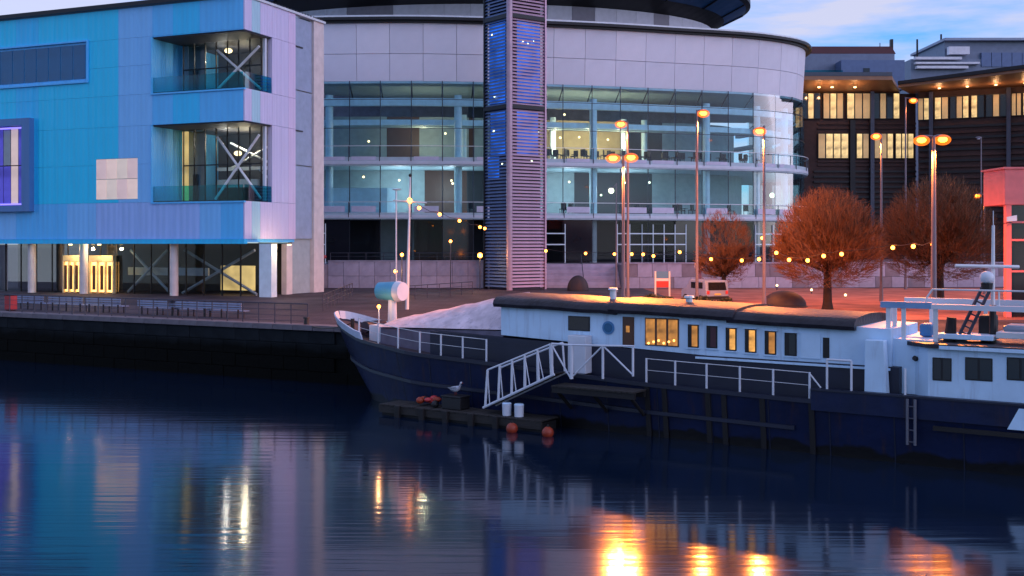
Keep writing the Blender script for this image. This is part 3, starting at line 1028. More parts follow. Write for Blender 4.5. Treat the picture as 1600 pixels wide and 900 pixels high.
for i in range(8):
    box('step', [M_STONE, SP[1]][i % 2], st, WF, 3.45, 10.95, PD + .1 + i * .5, PD + 4.15, GZ + i * .29 + .004, GZ + (i + 1) * .29)
MB().path([(7.2, PD, GZ + 1.0), (7.2, PD + 4, GZ + 3.3)], .04).tube((7.2, PD + .1, GZ), (7.2, PD + .1, GZ + 1.05), .04).tube((7.2, PD + 4.0, ZG - .03), (7.2, PD + 4.0, ZG + 1), .04).build('handrail', M_RAIL, st)
# railings on the podium
def railing(name, label, p, q, z, h, n, m_, nr=2, r=.03, group=None):
    p = Vector((p[0], p[1], z)); q = Vector((q[0], q[1], z))
    t = thing(name, label, 'railing', p, group)
    for i in range(n + 1):
        c = p.lerp(q, i / n)
        MB().tube(c, c + Vector((0, 0, h)), r, n=6).build('post', m_, t)
    for j in range(nr):
        zz = h * (1 - j / nr * .95)
        up = Vector((0, 0, zz))
        MB().tube(p + up, q + up, r * (1.1 if j == 0 else .6), n=6).build('rail', m_, t)
    return t
railing('podium_railing', 'thin railing on top of the pale podium wall', (-18.3, PD + .15), (3.2, PD + .15), 5.87, .75, 12, M_RAIL)
railing('podium_railing', 'thin railing on the stone wall behind the trees', (11.2, PD - .8), (55, PD + 3.1), 5.67, .8, 22, M_RAIL)
rb = thing('red_barrier', 'low red barrier on the wall by the blue building end', 'barrier', (-20.2, 107.8, ZG))
p0 = px(470, 402, 105.5); p1 = px(508, 400, 108.8)
MB().tube((p0.x, p0.y, 6.1), (p1.x, p1.y, 6.25), .18).build('beam', M_RED, rb)
for k in range(3):
    c = p0.lerp(p1, .1 + .4 * k)
    MB().tube((c.x, c.y, ZG - .02), (c.x, c.y, 6.15), .08).build('post', M_RED, rb)

# ------------------------------------------------------------------ louvred tower
def cxy(u, d): return Vector((xat(u, d), d, 0))
c0 = cxy(796, 104.0)
aR = cxy(851, 106.4) - c0
aL = cxy(758, 107.0) - c0
tower = thing('louvred_tower', 'tall square tower of dark horizontal louvres with blue light inside', 'tower', (c0.x, c0.y, GZ))
T = tower
ZTT = 34.0
MB().prism([(q.x, q.y) for q in (c0 + aR * .08 + aL * .08, c0 + aR * .93 + aL * .08, c0 + aR * .93 + aL * .93, c0 + aR * .08 + aL * .93)], GZ, ZTT - .3).build('core', mat('tower_core', (0.03, 0.03, 0.06), .5), T)
M_SLR = mat('louvre_mauve', (0.50, 0.33, 0.42), 0.42, 0.35, .12, 1.0)
M_SLL = mat('louvre_blue', (0.10, 0.16, 0.30), 0.42, 0.35, .12, 1.0)
nsl = 94
for face, (ax, mm) in enumerate(((aR, M_SLR), (aL, M_SLL))):
    d = ax.normalized(); ln = ax.length
    nn = Vector((d.y, -d.x, 0))
    if nn.dot(Vector((0, -1, 0))) < 0:
        nn = -nn
    fr = Fr(c0, d, -nn)
    first = None
    for i in range(nsl):
        z = GZ + .25 + i * .325
        if face == 0 or True:
            if first is None:
                p = [fr.p(a, b, c) for c, bb in ((z, (-.05, .02)), (z + .21, (.08, .15))) for a, b in ((.30, bb[0]), (ln - .02, bb[0]), (ln - .02, bb[1]), (.30, bb[1]))]
                first = MB().hexa(p[:4], p[4:]).build('louvre', mm, T)
                base = WL[first.name].copy()
            else:
                clone(first, T, base + Vector((0, 0, i * .325)))
    for (z0, z1, a0, a1) in ((21.2, 29.0, .25, .9), (16.2, 20.4, .25, .85), (14.0, 16.0, .5, .95)):
        if face == 0 and z0 < 15:
            continue
        box('blue_panel', E_BLUE, T, fr, ln * a0, ln * a1, .22, .26, z0, z1)
    for z in (20.7, 29.4):
        box('ring_beam', M_DARK, T, fr, .25, ln, -.1, .2, z - .15, z + .25)
    box('edge_trim', M_SLR if face == 0 else M_DARK, T, fr, ln - .02, ln + .14, -.12, .3, GZ, ZTT)
    for k in range(5):
        p = fr.p(ln * random.uniform(.3, .85), .1, random.uniform(15, 28))
        MB().ball(p, .09, n=6, m=4).build('spot_lamp', E_COOL, T)
fr = Fr(c0, (1, 0, 0), (0, 1, 0))
MB().tube((c0.x, c0.y, GZ), (c0.x, c0.y, ZTT), .30, n=14).build('corner_column', mat('tower_column', (0.40, 0.29, 0.36), .4, .2), T, smooth=True)

# ------------------------------------------------------------------ brown brick block to the right of the hall
D1 = 148.0
bb = thing('brown_office_block', 'dark brick office block with warm lit windows under a timber soffit roof', 'building', (xat(1330, D1), D1, GZ))
T = bb
fr = Fr((xat(1200, D1), D1, 0), (1, 0, 0), (0, 1, 0))
X = lambda u: xat(u, D1) - fr.o.x
Z = lambda v: zat(v, D1)
box('wall', M_BRICK, T, fr, 0, X(1432), .3, 12, GZ, Z(146))
def winrow(t, fr, X, us, v0, v1, Z, mats, brick=M_BRICK):
    for i, (a, b) in enumerate(us):
        w_ = box('window', M_DARK, t, fr, X(a), X(b), 0.02, .28, Z(v1), Z(v0))
        n = max(2, round((X(b) - X(a)) / .95))
        for k in range(n):
            q0 = X(a) + (X(b) - X(a)) * k / n; q1 = X(a) + (X(b) - X(a)) * (k + 1) / n
            box('pane', random.choice(mats), w_, fr, q0 + .09, q1 - .09, -.03, .015, Z(v1) + .1, Z(v0) - .1)
E_W2 = emit('lit_office', (1.0, 0.70, 0.30), 0.72, .9, 1.1)
E_W3 = emit('lit_office_dim', (1.0, 0.66, 0.30), 0.30, .7, .5)
winrow(T, fr, X, [(1242, 1282), (1286, 1318), (1323, 1360), (1364, 1406)], 145, 186, Z, [E_W2, E_W2, E_W2, E_W3, M_BLACKGL])
winrow(T, fr, X, [(1278, 1326), (1338, 1358), (1366, 1396), (1399, 1428)], 208, 248, Z, [E_W2, E_W2, E_W3])
for v in (193, 200, 252, 258):
    box('brick_course', M_BRICK, T, fr, X(1278), X(1432), .12, .32, Z(v) - .12, Z(v) + .12)
for i in range(12):
    v = 268 + i * 8
    box('louvre_slat', M_DARK, T, fr, X(1272), X(1432), .05, .30, Z(v) - .12, Z(v) + .14)
box('pilaster', M_RAIL, T, fr, X(1359), X(1365), -.35, .3, GZ, Z(143))
box('pilaster', M_DARK, T, fr, X(1328), X(1336), -.2, .3, GZ, Z(188))
# roof with a lit timber underside, tilted up toward the front
def soffit_roof(t, P, z_back, z_front, th, name='roof'):
    pass
b4 = [fr.p(X(1236), -4.5, Z(136) + .3), fr.p(X(1376), -4.5, Z(136) + .3), fr.p(X(1410), 1.0, Z(145)), fr.p(X(1226), 1.0, Z(145))]
t4 = [q + Vector((0, 0, .5)) for q in b4]
MB().hexa(b4, t4).build('roof_soffit', M_SOFFIT, T)
b4 = [q + Vector((0, -.05, .52)) for q in b4]; b4[2].y += 12; b4[3].y += 12
MB().hexa(b4, [q + Vector((0, 0, .5)) for q in b4]).build('roof', mat('slate_blue_roof', (0.05, 0.07, 0.10), .5), T)
for u in (1270, 1290, 1325):
    p_ = fr.p(X(u), -3, Z(140) - .1)
    MB().ball(p_, .22, .22, .1, n=8, m=4).build('soffit_lamp', E_DOWN, T)
    point_light('soffit_light', T, p_ - Vector((0, .3, .6)), (1, .5, .2), 60)
box('plant_room', M_PLANT, T, fr, X(1256), X(1422), 6, 16, Z(135), Z(72))
box('plant_room', mat('plant_blue', (0.10, 0.16, 0.30), .5), T, fr, X(1325), X(1426), 3, 5.8, Z(135), Z(88))
box('plant_window', M_BLACKGL, T, fr, X(1360), X(1370), 2.9, 2.99, Z(118), Z(101))
box('glass_parapet', G_TEAL, T, fr, X(1240), X(1324), 2.0, 2.05, Z(124), Z(106))
rr_ = MB().hexa([fr.p(X(1262), 6, Z(72) + .02), fr.p(X(1424), 6, Z(72) + .02), fr.p(X(1424), 16, Z(72) + .02), fr.p(X(1262), 16, Z(72) + .02)],
                [fr.p(X(1272), 7, Z(58)), fr.p(X(1421), 7, Z(58)), fr.p(X(1421), 15, Z(58)), fr.p(X(1272), 15, Z(58))]).build('red_roof', M_REDROOF, T)
box('chimney', M_DARK, T, fr, X(1420), X(1424), 7, 7.6, Z(75), Z(46))
for u, v in ((1266, 56), (1406, 50)):
    MB().tube(fr.p(X(u), 8, Z(80)), fr.p(X(u), 8, Z(v)), .06).build('aerial', M_DARK, T)

D2 = 128.0
b2 = thing('brown_office_wing', 'brick office wing with a broad upswept timber lined roof and slim lit windows', 'building', (xat(1520, 143), 143, GZ))
T = b2
p0 = Vector((xat(1432, 146), 146, 0)); p1 = Vector((xat(1640, 139), 139, 0))
d = (p1 - p0).normalized()
f2 = Fr(p0, d, (-d.y, d.x, 0))
A = lambda u, b=0: f2.at(u, b)
Zv = lambda v, a: f2.zat(v, a, 0)
L2 = (p1 - p0).length
zt2 = zat(139, 143)
box('wall', M_BRICK, T, f2, .2, L2, .3, 12, GZ, zt2)
za, zb2 = zat(183, 142), zat(147, 142)
groups = [(1434, 1452), (1460, 1482), (1484, 1514), (1517, 1538), (1540, 1573), (1580, 1596), (1598, 1628)]
for i, (a, b) in enumerate(groups):
    w_ = box('window', M_DARK, T, f2, A(a), A(b), .03, .28, za, zb2)
    n = max(2, round((A(b) - A(a)) / .75))
    for k in range(n):
        q0 = A(a) + (A(b) - A(a)) * k / n; q1 = A(a) + (A(b) - A(a)) * (k + 1) / n
        box('pane', random.choice([E_W2, E_W3, E_W3, M_BLACKGL, M_BLACKGL]), w_, f2, q0 + .08, q1 - .08, -.03, .02, za + .1, zb2 - .1)
for i in range(20):
    z = za - 1.0 - i * .75
    if z < GZ + 1: break
    box('louvre_slat', M_BRICK if i % 2 else M_DARK, T, f2, .3, L2, .05, .31, z - .16, z + .16)
for u in (1455, 1576):
    box('pilaster', M_RAIL, T, f2, A(u) - .25, A(u) + .25, -.4, .3, GZ, zt2 - .1)
def PX(u, v, d_): return px(u, v, d_)
b4 = [PX(1440, 128, 140), PX(1640, 104, 116), f2.p(L2 + 2, 2.5, zt2 + .05), f2.p(-1, 2.5, zt2 - .05)]
b4 = [f2.p(-2, -3.0, zt2 + .35), f2.p(L2 + 3, -10.5, zt2 + .75), f2.p(L2 + 3, 1.5, zt2 + .02), f2.p(-1, 1.5, zt2 + .02)]
MB().hexa(b4, [q + Vector((0, 0, .35)) for q in b4]).build('roof_soffit', M_SOFFIT, T)
b5 = [q + Vector((0, 0, .37)) for q in b4]
b5[2] = b5[2] + f2.ey * 11; b5[3] = b5[3] + f2.ey * 11
b5[0] = b5[0] - f2.ey * .3; b5[1] = b5[1] - f2.ey * .3
MB().hexa(b5, [q + Vector((0, 0, .45)) for q in b5]).build('roof', M_DARK, T)
for k in range(5):
    p_ = f2.p(3 + k * 3.4, -1.6, zt2 + .13)
    MB().ball(p_, .2, .2, .08, n=8, m=4).build('soffit_lamp', E_DOWN, T)
    point_light('soffit_light', T, p_ + f2.ey * -.6 - Vector((0, 0, .5)), (1, .5, .22), 45)
D3 = 175.0
b3 = thing('grey_plant_building', 'pale grey flat roofed building with bright plant decks rising behind the offices', 'building', (xat(1540, D3), D3, GZ))
fr3 = Fr((0, D3, 0), (1, 0, 0), (0, 1, 0))
X3 = lambda u: xat(u, D3)
Z3 = lambda v: zat(v, D3)
box('wall', M_PLANT, b3, fr3, X3(1424), X3(1660), .2, 14, GZ, Z3(92))
box('roof_block', M_PLANT, b3, fr3, X3(1478), X3(1660), .5, 14, Z3(92) + .01, Z3(64))
box('roof_slab', mat('pale_roof_edge', (.28, .34, .45), .5), b3, fr3, X3(1474), X3(1660), -.6, 14.5, Z3(64) + .01, Z3(60))
for i in range(7):
    u = 1534 + i * 16
    box('panel', mat('plant_blue', (0.10, 0.16, 0.30), .5), b3, fr3, X3(u), X3(u + 15), .05, .45, Z3(104), Z3(82))
PD_ = mat('pale_plant_deck', (.70, .70, .76), .4)
for v0, v1, u0, u1 in ((90, 94, 1428, 1500), (98, 101, 1428, 1528), (104, 108, 1430, 1510), (74, 86, 1480, 1512)):
    box('plant_deck', PD_, b3, fr3, X3(u0), X3(u1), -.8, .15, Z3(v1), Z3(v0))
for u, v in ((1482, 48), (1444, 56)):
    MB().tube((X3(u), D3 + 3, Z3(92)), (X3(u), D3 + 3, Z3(v)), .16).build('flue', M_DARK, b3)

# ------------------------------------------------------------------ red framed structure on the quay at the right edge
D4 = 66.0
rk = thing('red_framed_kiosk', 'red painted steel framed kiosk with dark glazed panels on the quay', 'kiosk', (xat(1590, D4), D4, GZ))
fr4 = Fr((0, D4, 0), (1, 0, 0), (0, 1, 0))
X4 = lambda u: xat(u, D4)
Z4 = lambda v: zat(v, D4)
box('head_box', M_REDB, rk, fr4, X4(1570), X4(1680), 0, 3, Z4(320), Z4(264), .03)
box('head_capping', M_REDB, rk, fr4, X4(1567), X4(1683), -.1, 3.1, Z4(264) + .003, Z4(261))
for u in (1577, 1625, 1673):
    box('post', M_REDB, rk, fr4, X4(u) - .16, X4(u) + .16, 0.05, .4, GZ, Z4(320) - .003)
for v in (347, 375, 424):
    box('cross_rail', M_REDB, rk, fr4, X4(1582), X4(1675), .1, .3, Z4(v) - .06, Z4(v) + .06)
box('glazing', M_BLACKGL, rk, fr4, X4(1580), X4(1676), .42, .5, GZ, Z4(320) - .01)
lampb = MB().hexa([px(1573, 346, 65.7), px(1589, 345, 65.7), px(1589, 345, 65.2), px(1573, 346, 65.2)], [px(1573, 339, 65.7), px(1589, 336, 65.7), px(1589, 336, 65.2), px(1573, 339, 65.2)]).build('camera_housing', M_BWHITE, rk)
MB().path([px(1568, 349, 65.6), px(1581, 347, 65.99)], .03).build('bracket', M_RAIL, rk)

# ------------------------------------------------------------------ street lamps
def halo_mat():  # see-through orange emission for the glare around a lens
    m = bpy.data.materials.new('lamp_halo')
    m.use_nodes = True
    t = m.node_tree
    t.nodes.clear()
    o = N(t, 'ShaderNodeOutputMaterial')
    tr = N(t, 'ShaderNodeBsdfTransparent')
    em = N(t, 'ShaderNodeEmission')
    em.inputs['Color'].default_value = (1, .17, .012, 1)
    em.inputs['Strength'].default_value = 1.3
    ms = N(t, 'ShaderNodeMixShader')
    ms.inputs['Fac'].default_value = .38
    t.links.new(tr.outputs[0], ms.inputs[1])
    t.links.new(em.outputs[0], ms.inputs[2])
    t.links.new(ms.outputs[0], o.inputs['Surface'])
    return m
G_HALO = halo_mat()
def street_lamp(label, u, vtop, d, heads, pw_, r=.09, group='street lamps on the plaza', lit=True, size=.24):
    x = xat(u, d)
    zt = zat(vtop, d)
    t = thing('street_lamp', label, 'street lamp', (x, d, GZ), group)
    MB().tube((x, d, GZ), (x, d, GZ + 1.2), r * 1.7, r * 1.5, 10).build('base', M_POLE, t, smooth=True)
    MB().tube((x, d, GZ + 1.2), (x, d, zt), r * 1.2, r * .7, 10).build('pole', M_POLE, t, smooth=True)
    for (uh, vh) in heads:
        hx, hz = xat(uh, d), zat(vh, d)
        sgn = 1 if hx > x else -1
        MB().path([(x, d, zt - .05), (x + (hx - x) * .5, d, hz + .22), (hx, d, hz + .2)], r * .5).build('arm', M_POLE, t)
        h = MB().ball((hx, d, hz + .12), size * 1.5, size * .8, size * .55, 12, 8, -.15).build('lamp_head', M_POLE, t)
        if lit:
            MB().ball((hx, d, hz), size, size * .8, size * .62, 12, 8).build('lens', E_SOD, h)
            MB().ball((hx, d, hz - .02), size * 1.75, size * 1.5, size * 1.15, 14, 10).build('halo_shell', G_HALO, h)  # added shell that imitates the lamp's halo, not a lantern part
            down_light('lamp_light', t, (hx, d, hz - size * 1.2 - .3), (1, .24, .035), pw_ * 1.5, .2)
        else:
            MB().ball((hx, d, hz), size * .9, size * .6, size * .3, 10, 6).build('lens', M_WHITE, h)
    return t
street_lamp('tall double headed lamp between the louvred tower and the info board', 974, 243, 62, [(958, 247), (986, 246)], 2600)
street_lamp('tall lamp with one lit head right behind the double headed lamp', 981, 190, 76, [(970, 194)], 2200)
street_lamp('tall thin lamp with red glow standing just left of the small bare tree', 1089, 172, 73, [(1099, 177)], 2000, .09)
street_lamp('tall lamp beside the right end of the round hall', 1194, 196, 67, [(1187, 205)], 2600)
street_lamp('lamp with single lit head rising between the two big bare trees', 1377, 210, 84, [(1369, 213)], 2000)
street_lamp('very tall lamp in front of the brown offices with one lit head', 1415, 152, 106, [(1427, 157)], 700)
street_lamp('big double headed lamp with two glaring orange heads by the largest tree', 1459, 212, 56, [(1440, 219), (1473, 218)], 2400, .13)
street_lamp('short lamp with small orange head at the right of the largest tree', 1538, 304, 96, [(1527, 306)], 350, .08, size=.2)
street_lamp('unlit slender lamp in front of the dark brick wing', 1533, 214, 118, [(1529, 217)], 0, .08, lit=False)
for u, v, lab in ((966, 288, 'slim greenish lit post lamp beside the tall double headed lamp'),):
    gl0_ = street_lamp(lab, 963, 286, 100, [(955, 296)], 0, .07, lit=False, size=.2)
    MB().ball(px(955, 298, 100), .26, n=10, m=8).build('glowing_globe', E_COOL, gl0_)

# mast with cross arms and festoon lights
D5 = 74.0
mst = thing('flag_mast', 'slender pale mast with a cross arm carrying a string of bulbs', 'mast', (xat(637, D5), D5, GZ))
MB().tube((xat(636, D5), D5, GZ), (xat(641, D5), D5, zat(272, D5)), .13, .05, 10).build('pole', M_STEELW, mst, smooth=True)
MB().tube((xat(614, D5), D5, zat(313, D5)), (xat(667, D5), D5, zat(317, D5)), .04).build('cross_arm', M_STEELW, mst)
MB().ball((xat(641, D5), D5, zat(274, D5)), .12).build('finial', M_DARK, mst)
MB().ball((xat(640, D5 - .2), D5 - .2, zat(313, D5)), .16).build('mast_lamp', E_BULB, mst)
m2 = thing('thin_post', 'thin post with a flat head standing behind the bulb mast', 'post', (xat(619, 84), 84, GZ))
MB().tube((xat(619, 84), 84, GZ), (xat(619, 84), 84, zat(297, 84)), .06).build('pole', M_STEELW, m2)
MB().ball((xat(620, 84), 84, zat(296, 84)), .35, .2, .07).build('head', M_STEELW, m2)

def festoon(label, pts, r=.13):
    """pts: (u, v, depth) of bulbs; the cable runs through them"""
    W_ = [px(*q) for q in pts]
    t = thing('string_lights', label, 'string lights', W_[0])
    mb = MB()
    for a, b in zip(W_, W_[1:]):
        m_ = (a + b) / 2 - Vector((0, 0, .03 * (b - a).length))
        mb.path([a + Vector((0, 0, r + .06)), m_ + Vector((0, 0, r + .06)), b + Vector((0, 0, r + .06))], .02, 4)
    mb.build('cable', M_DARK, t)
    for q in W_:
        MB().ball(q, r, n=10, m=8).build('bulb', E_BULB, t)
        MB().tube(q + Vector((0, 0, r * .9)), q + Vector((0, 0, r + .1)), .04, n=6).build('socket', M_DARK, t)
    return t
festoon('string of warm bulbs running down from the mast to the louvred tower', [(640.5, 315, 73.6), (655, 325, 77), (687, 335, 83), (718, 345, 89), (750, 355, 96), (757.5, 357, 103)])
festoon('string of warm bulbs along the plaza in front of the glass hall', [(853, 392, 101), (915, 396, 96), (960, 397, 92), (987, 397, 90), (1005, 397.5, 89), (1021, 400, 88), (1062, 394, 86), (1111, 405, 80), (1159, 407, 78), (1186, 405, 75), (1213, 395, 72), (1233, 406, 69), (1262, 407, 67), (1287, 400, 66.5), (1315, 397, 66), (1395, 387, 65), (1427, 385, 62), (1458, 382, 56.3)], .12)
def globe_lamp(label, u, v, d, r=.2, pw_=60, m_=None):
    x, z = xat(u, d), zat(v, d)
    zb = GZ if z < 8.8 and d < 108 else ZG - .02
    t = thing('globe_lamp', label, 'globe lamp', (x, d, zb), 'small globe lamps around the podium')
    MB().tube((x, d, zb), (x, d, z - r * .9), .05, n=8).build('post', M_RAIL, t)
    MB().ball((x, d, z), r, n=12, m=8).build('globe', m_ or E_BULB, t)
    point_light('globe_light', t, (x, d - r - .1, z), (1, .5, .18), pw_, .1)
globe_lamp('bright orange globe lamp close to the left side of the louvred tower', 750, 399, 104, .24, 120)
globe_lamp('orange globe lamp below the mast in front of the pale podium wall', 618, 424, 96, .16, 60)
globe_lamp('orange globe lamp beside the mast at wall height', 628, 398, 96, .15, 40)
globe_lamp('small globe lamp in front of the brown wall under the hall', 704, 377, 104, .14, 30)
globe_lamp('pale globe lamp under the bare trees near the small tree', 1191, 372, 112, .16, 30)

# ------------------------------------------------------------------ bare trees
def tree(label, u, d, v_top, v_bot, width_px, vtrunk, ntw, seed):
    rnd = random.Random(seed)
    x = xat(u, d)
    sc = d / F
    rx = width_px / 2 * sc
    zt = zat(v_top, d); zb = zat(v_bot, d)
    zc = zb + (zt - zb) * .36
    t = thing('bare_tree', label, 'tree', (x, d, GZ), 'bare round headed trees on the plaza')
    fork = zb + (zt - zb) * .16
    tr = .20 * rx / 3.6 + .06
    mb = MB()
    mb.tube((x, d, GZ - .05), (x, d, GZ + .5), tr * 1.5, tr * 1.1, 10).tube((x, d, GZ + .5), (x, d, fork), tr * 1.1, tr * .85, 10)
    mb.smooth = True
    mb.build('trunk', M_BARK, t)
    limbs = MB(); tw = MB()
    base = Vector((x, d, fork))
    lob = [(Vector((rnd.gauss(0, 1), rnd.gauss(0, 1), rnd.gauss(.2, 1))).normalized(), rnd.uniform(-.13, .07)) for _ in range(16)]
    def inside(p):
        q = Vector(((p.x - x) / rx, (p.y - d) / rx, (p.z - zc) / ((zt - zc) if p.z > zc else (zc - zb))))
        if q.length < .05:
            return q.length
        n_ = q.normalized()
        k_ = 1 + sum(am * max(0, n_.dot(v)) ** 8 for v, am in lob)
        return q.length / k_
    def prism3(m, p0, p1, r0, r1):
        dd = (p1 - p0).normalized()
        h = Vector((0, 0, 1)) if abs(dd.z) < .9 else Vector((1, 0, 0))
        a = dd.cross(h).normalized(); b = dd.cross(a)
        n = len(m.v)
        for p, r in ((p0, r0), (p1, r1)):
            for k in range(3):
                an = 2.0944 * k
                m.v.append(p + a * (r * math.cos(an)) + b * (r * math.sin(an)))
        for k in range(3):
            m.f.append((n + k, n + (k + 1) % 3, n + 3 + (k + 1) % 3, n + 3 + k))
    ends = []
    nl = 9
    for i in range(nl):
        az = 2 * math.pi * i / nl + rnd.uniform(-.3, .3)
        el = rnd.uniform(.25, 1.35)
        dr = Vector((math.cos(az) * math.cos(el), math.sin(az) * math.cos(el), math.sin(el)))
        p = base + Vector((0, 0, rnd.uniform(-.3, .3)))
        r = tr * .5
        nseg = 5
        ln = rx * rnd.uniform(.65, .85)
        for k in range(nseg):
            dr = (dr + Vector((rnd.uniform(-.2, .2), rnd.uniform(-.2, .2), rnd.uniform(0, .2)))).normalized()
            q = p + dr * (ln / nseg)
            limbs.tube(p, q, r, r * .78, 6, False)
            r *= .78
            ends.append((q.copy(), dr.copy(), r))
            p = q
    sub = []
    for (p, dr, r) in ends:
        for k in range(7):
            d2 = (dr + Vector((rnd.gauss(0, .6), rnd.gauss(0, .6), rnd.gauss(.15, .5)))).normalized()
            pp = p.copy()
            for j in range(3):
                q = pp + d2 * rnd.uniform(.25, .5) * rx / 3.6
                if inside(q) > 1.0:
                    break
                prism3(limbs, pp, q, r * .45 * (1 - j * .25), r * .45 * (1 - (j + 1) * .25))
                d2 = (d2 + Vector((rnd.gauss(0, .25), rnd.gauss(0, .25), rnd.gauss(.1, .2)))).normalized()
                pp = q
                sub.append((q.copy(), d2.copy()))
    lo = 0
    while lo < ntw:
        # twigs spread through the dome, denser toward its skin, streaming outward and up
        if rnd.random() < .45:
            p, dd = rnd.choice(sub)
        else:
            while True:
                q = Vector((rnd.uniform(-1, 1), rnd.uniform(-1, 1), rnd.uniform(-1, 1)))
                if .25 < q.length < .97:
                    break
            q = q * (q.length ** -.35)
            if q.length > .96:
                q = q * (.96 / q.length)
            p = Vector((x + q.x * rx, d + q.y * rx, zc + q.z * ((zt - zc) if q.z > 0 else (zc - zb))))
            dd = (p - base).normalized()
            if q.z < -.25 and rnd.random() < .6:
                continue
        for b in range(rnd.randint(2, 4)):
            d2 = (dd + Vector((rnd.gauss(0, .38), rnd.gauss(0, .38), rnd.gauss(.28, .35)))).normalized()
            ln = rnd.uniform(.35, .95) * rx / 3.6
            q = p + d2 * ln
            ii = inside(q)
            if ii > 1.03 + rnd.uniform(-.03, .05):
                continue
            m_ = p.lerp(q, .55) + Vector((rnd.gauss(0, .04), rnd.gauss(0, .04), .02))
            prism3(tw, p, m_, .013, .010)
            prism3(tw, m_, q, .010, .005)
            lo += 1
    c = limbs.build('limbs', M_BARK, t)
    tw.build('crown', M_TWIG, t)
    return t
tree('large bare tree with a domed russet crown in front of the hall end', 1293, 74, 293, 452, 180, 482, 20000, 3)
tree('largest bare tree with russet crown behind the big double headed lamp', 1468, 78, 270, 445, 190, 470, 20500, 5)
tree('small bare tree with open russet crown left of the van', 1131, 84, 322, 452, 96, 455, 6800, 8)

# ------------------------------------------------------------------ small things on the plaza
def dome(label, u, d, w_px, v_top):
    x = xat(u, d); r = w_px / 2 * d / F
    h = zat(v_top, d) - GZ
    t = thing('dark_dome', label, 'dome', (x, d, GZ), 'dark domes on the plaza')
    MB().ball((x, d, GZ + .05), r, r * .6, h, 28, 18, 0.0).build('shell', mat('dome_iron', (.018, .012, .018), .6), t)
    MB().tube((x, d, GZ), (x, d, GZ + .06), r * 1.02, n=28).build('rim', M_DARK, t)
dome('large dark dome in front of the bare trees', 1225, 77, 70, 455)
dome('small dark dome at the foot of the stone steps', 903, 103, 34, 431)
D6 = 84
ib = thing('information_board', 'white posted board with blue upper and red lower panel on the plaza', 'sign', (xat(1034, D6), D6, GZ))
for u in (1024, 1046):
    box('post', M_STEELW, ib, WF, xat(u, D6) - .06, xat(u, D6) + .06, D6 - .06, D6 + .06, GZ, zat(424, D6))
box('upper_panel', M_BLUEP, ib, WF, xat(1025.5, D6), xat(1044.5, D6), D6 - .04, D6 + .04, zat(434.5, D6), zat(424, D6))
box('lower_panel', M_RED, ib, WF, xat(1025.5, D6), xat(1044.5, D6), D6 - .04, D6 + .04, zat(449, D6), zat(439.5, D6))
box('middle_band', M_WHITE, ib, WF, xat(1025.5, D6), xat(1044.5, D6), D6 - .05, D6 + .05, zat(439, D6), zat(435, D6))
# lifebuoy post
D7 = 86
lp = thing('lifebuoy_stand', 'lilac post holding a white lifebuoy ring beside the small bare tree', 'lifebuoy', (xat(1092, D7), D7, GZ))
box('post', mat('lilac_paint', (.22, .16, .32), .5), lp, WF, xat(1092, D7) - .2, xat(1092, D7) + .2, D7, D7 + .2, GZ, zat(420, D7))
mb = MB()
for i in range(16):
    a, b = 2 * math.pi * i / 16, 2 * math.pi * (i + 1) / 16
    cc = px(1092, 415, D7 - .15)
    mb.tube(cc + Vector((math.cos(a) * .3, 0, math.sin(a) * .3)), cc + Vector((math.cos(b) * .3, 0, math.sin(b) * .3)), .08, n=6)
mb.build('ring', mat('ring_white', (.75, .6, .65), .5), lp)
box('backing', mat('lilac_paint', (.22, .16, .32), .5), lp, WF, xat(1092, D7) - .3, xat(1092, D7) + .3, D7 - .02, D7 - .004, zat(424, D7), zat(405, D7))

# parked van seen from behind and to the side
def van(u, d, label):
    x = xat(u, d)
    t = thing('parked_van', label, 'van', (x, d, GZ))
    c, s_ = math.cos(R(20)), math.sin(R(20))
    fr = Fr((x, d, GZ), (c, s_, 0), (-s_, c, 0))
    W_, Ln = .95, 3.6
    prof = [(0, .35), (0, 1.0), (.15, 1.75), (2.3, 1.8), (3.0, 1.15), (3.7, 1.0), (3.8, .4)]   # (along y, z)
    vs = [fr.p(-W_, b, z) for b, z in prof] + [fr.p(W_, b, z) for b, z in prof]
    n = len(prof)
    fs = [tuple(range(n)), tuple(range(2 * n - 1, n - 1, -1))] + [(i, n + i, n + (i + 1) % n, (i + 1) % n) for i in range(n)]
    MB().add(vs, fs).build('body', mat('van_paint', (.20, .28, .46), .3), t, bevel=.06)
    p = [fr.p(-.75, .005, 1.05), fr.p(.75, .005, 1.05), fr.p(.70, .13, 1.62), fr.p(-.70, .13, 1.62)]
    dv = fr.ey * -.03
    MB().hexa([q + dv for q in p[:2]] + [p[1], p[0]], [p[3] + dv, p[2] + dv, p[2], p[3]]).build('rear_window', M_BLACKGL, t)
    for a in (-1, 1):
        box('tail_lamp', M_RED, t, fr, a * .78 - .1, a * .78 + .1, -.04, .0, .75, 1.0)
        for b in (.75, 3.0):
            q = fr.p(a * .93, b, .33)
            wh = MB().tube(q - fr.ex * .1, q + fr.ex * .1, .33, n=16).build('wheel', M_RUB, t)
            MB().tube(q - fr.ex * .105, q + fr.ex * .105, .18, n=12).build('rim', M_STEELW, wh)
        box('side_window', M_BLACKGL, t, fr, a * (W_ + .012) - .01, a * (W_ + .012) + .01, .5, 2.2, 1.15, 1.6)
    box('bumper', M_DARK, t, fr, -.9, .9, -.1, .0, .35, .6)
    box('number_plate', mat('plate_yellow', (.6, .5, .12), .5), t, fr, -.26, .26, -.06, -.045, .68, .8)
van(1121, 80, 'pale blue grey van parked on the plaza beside the small bare tree')
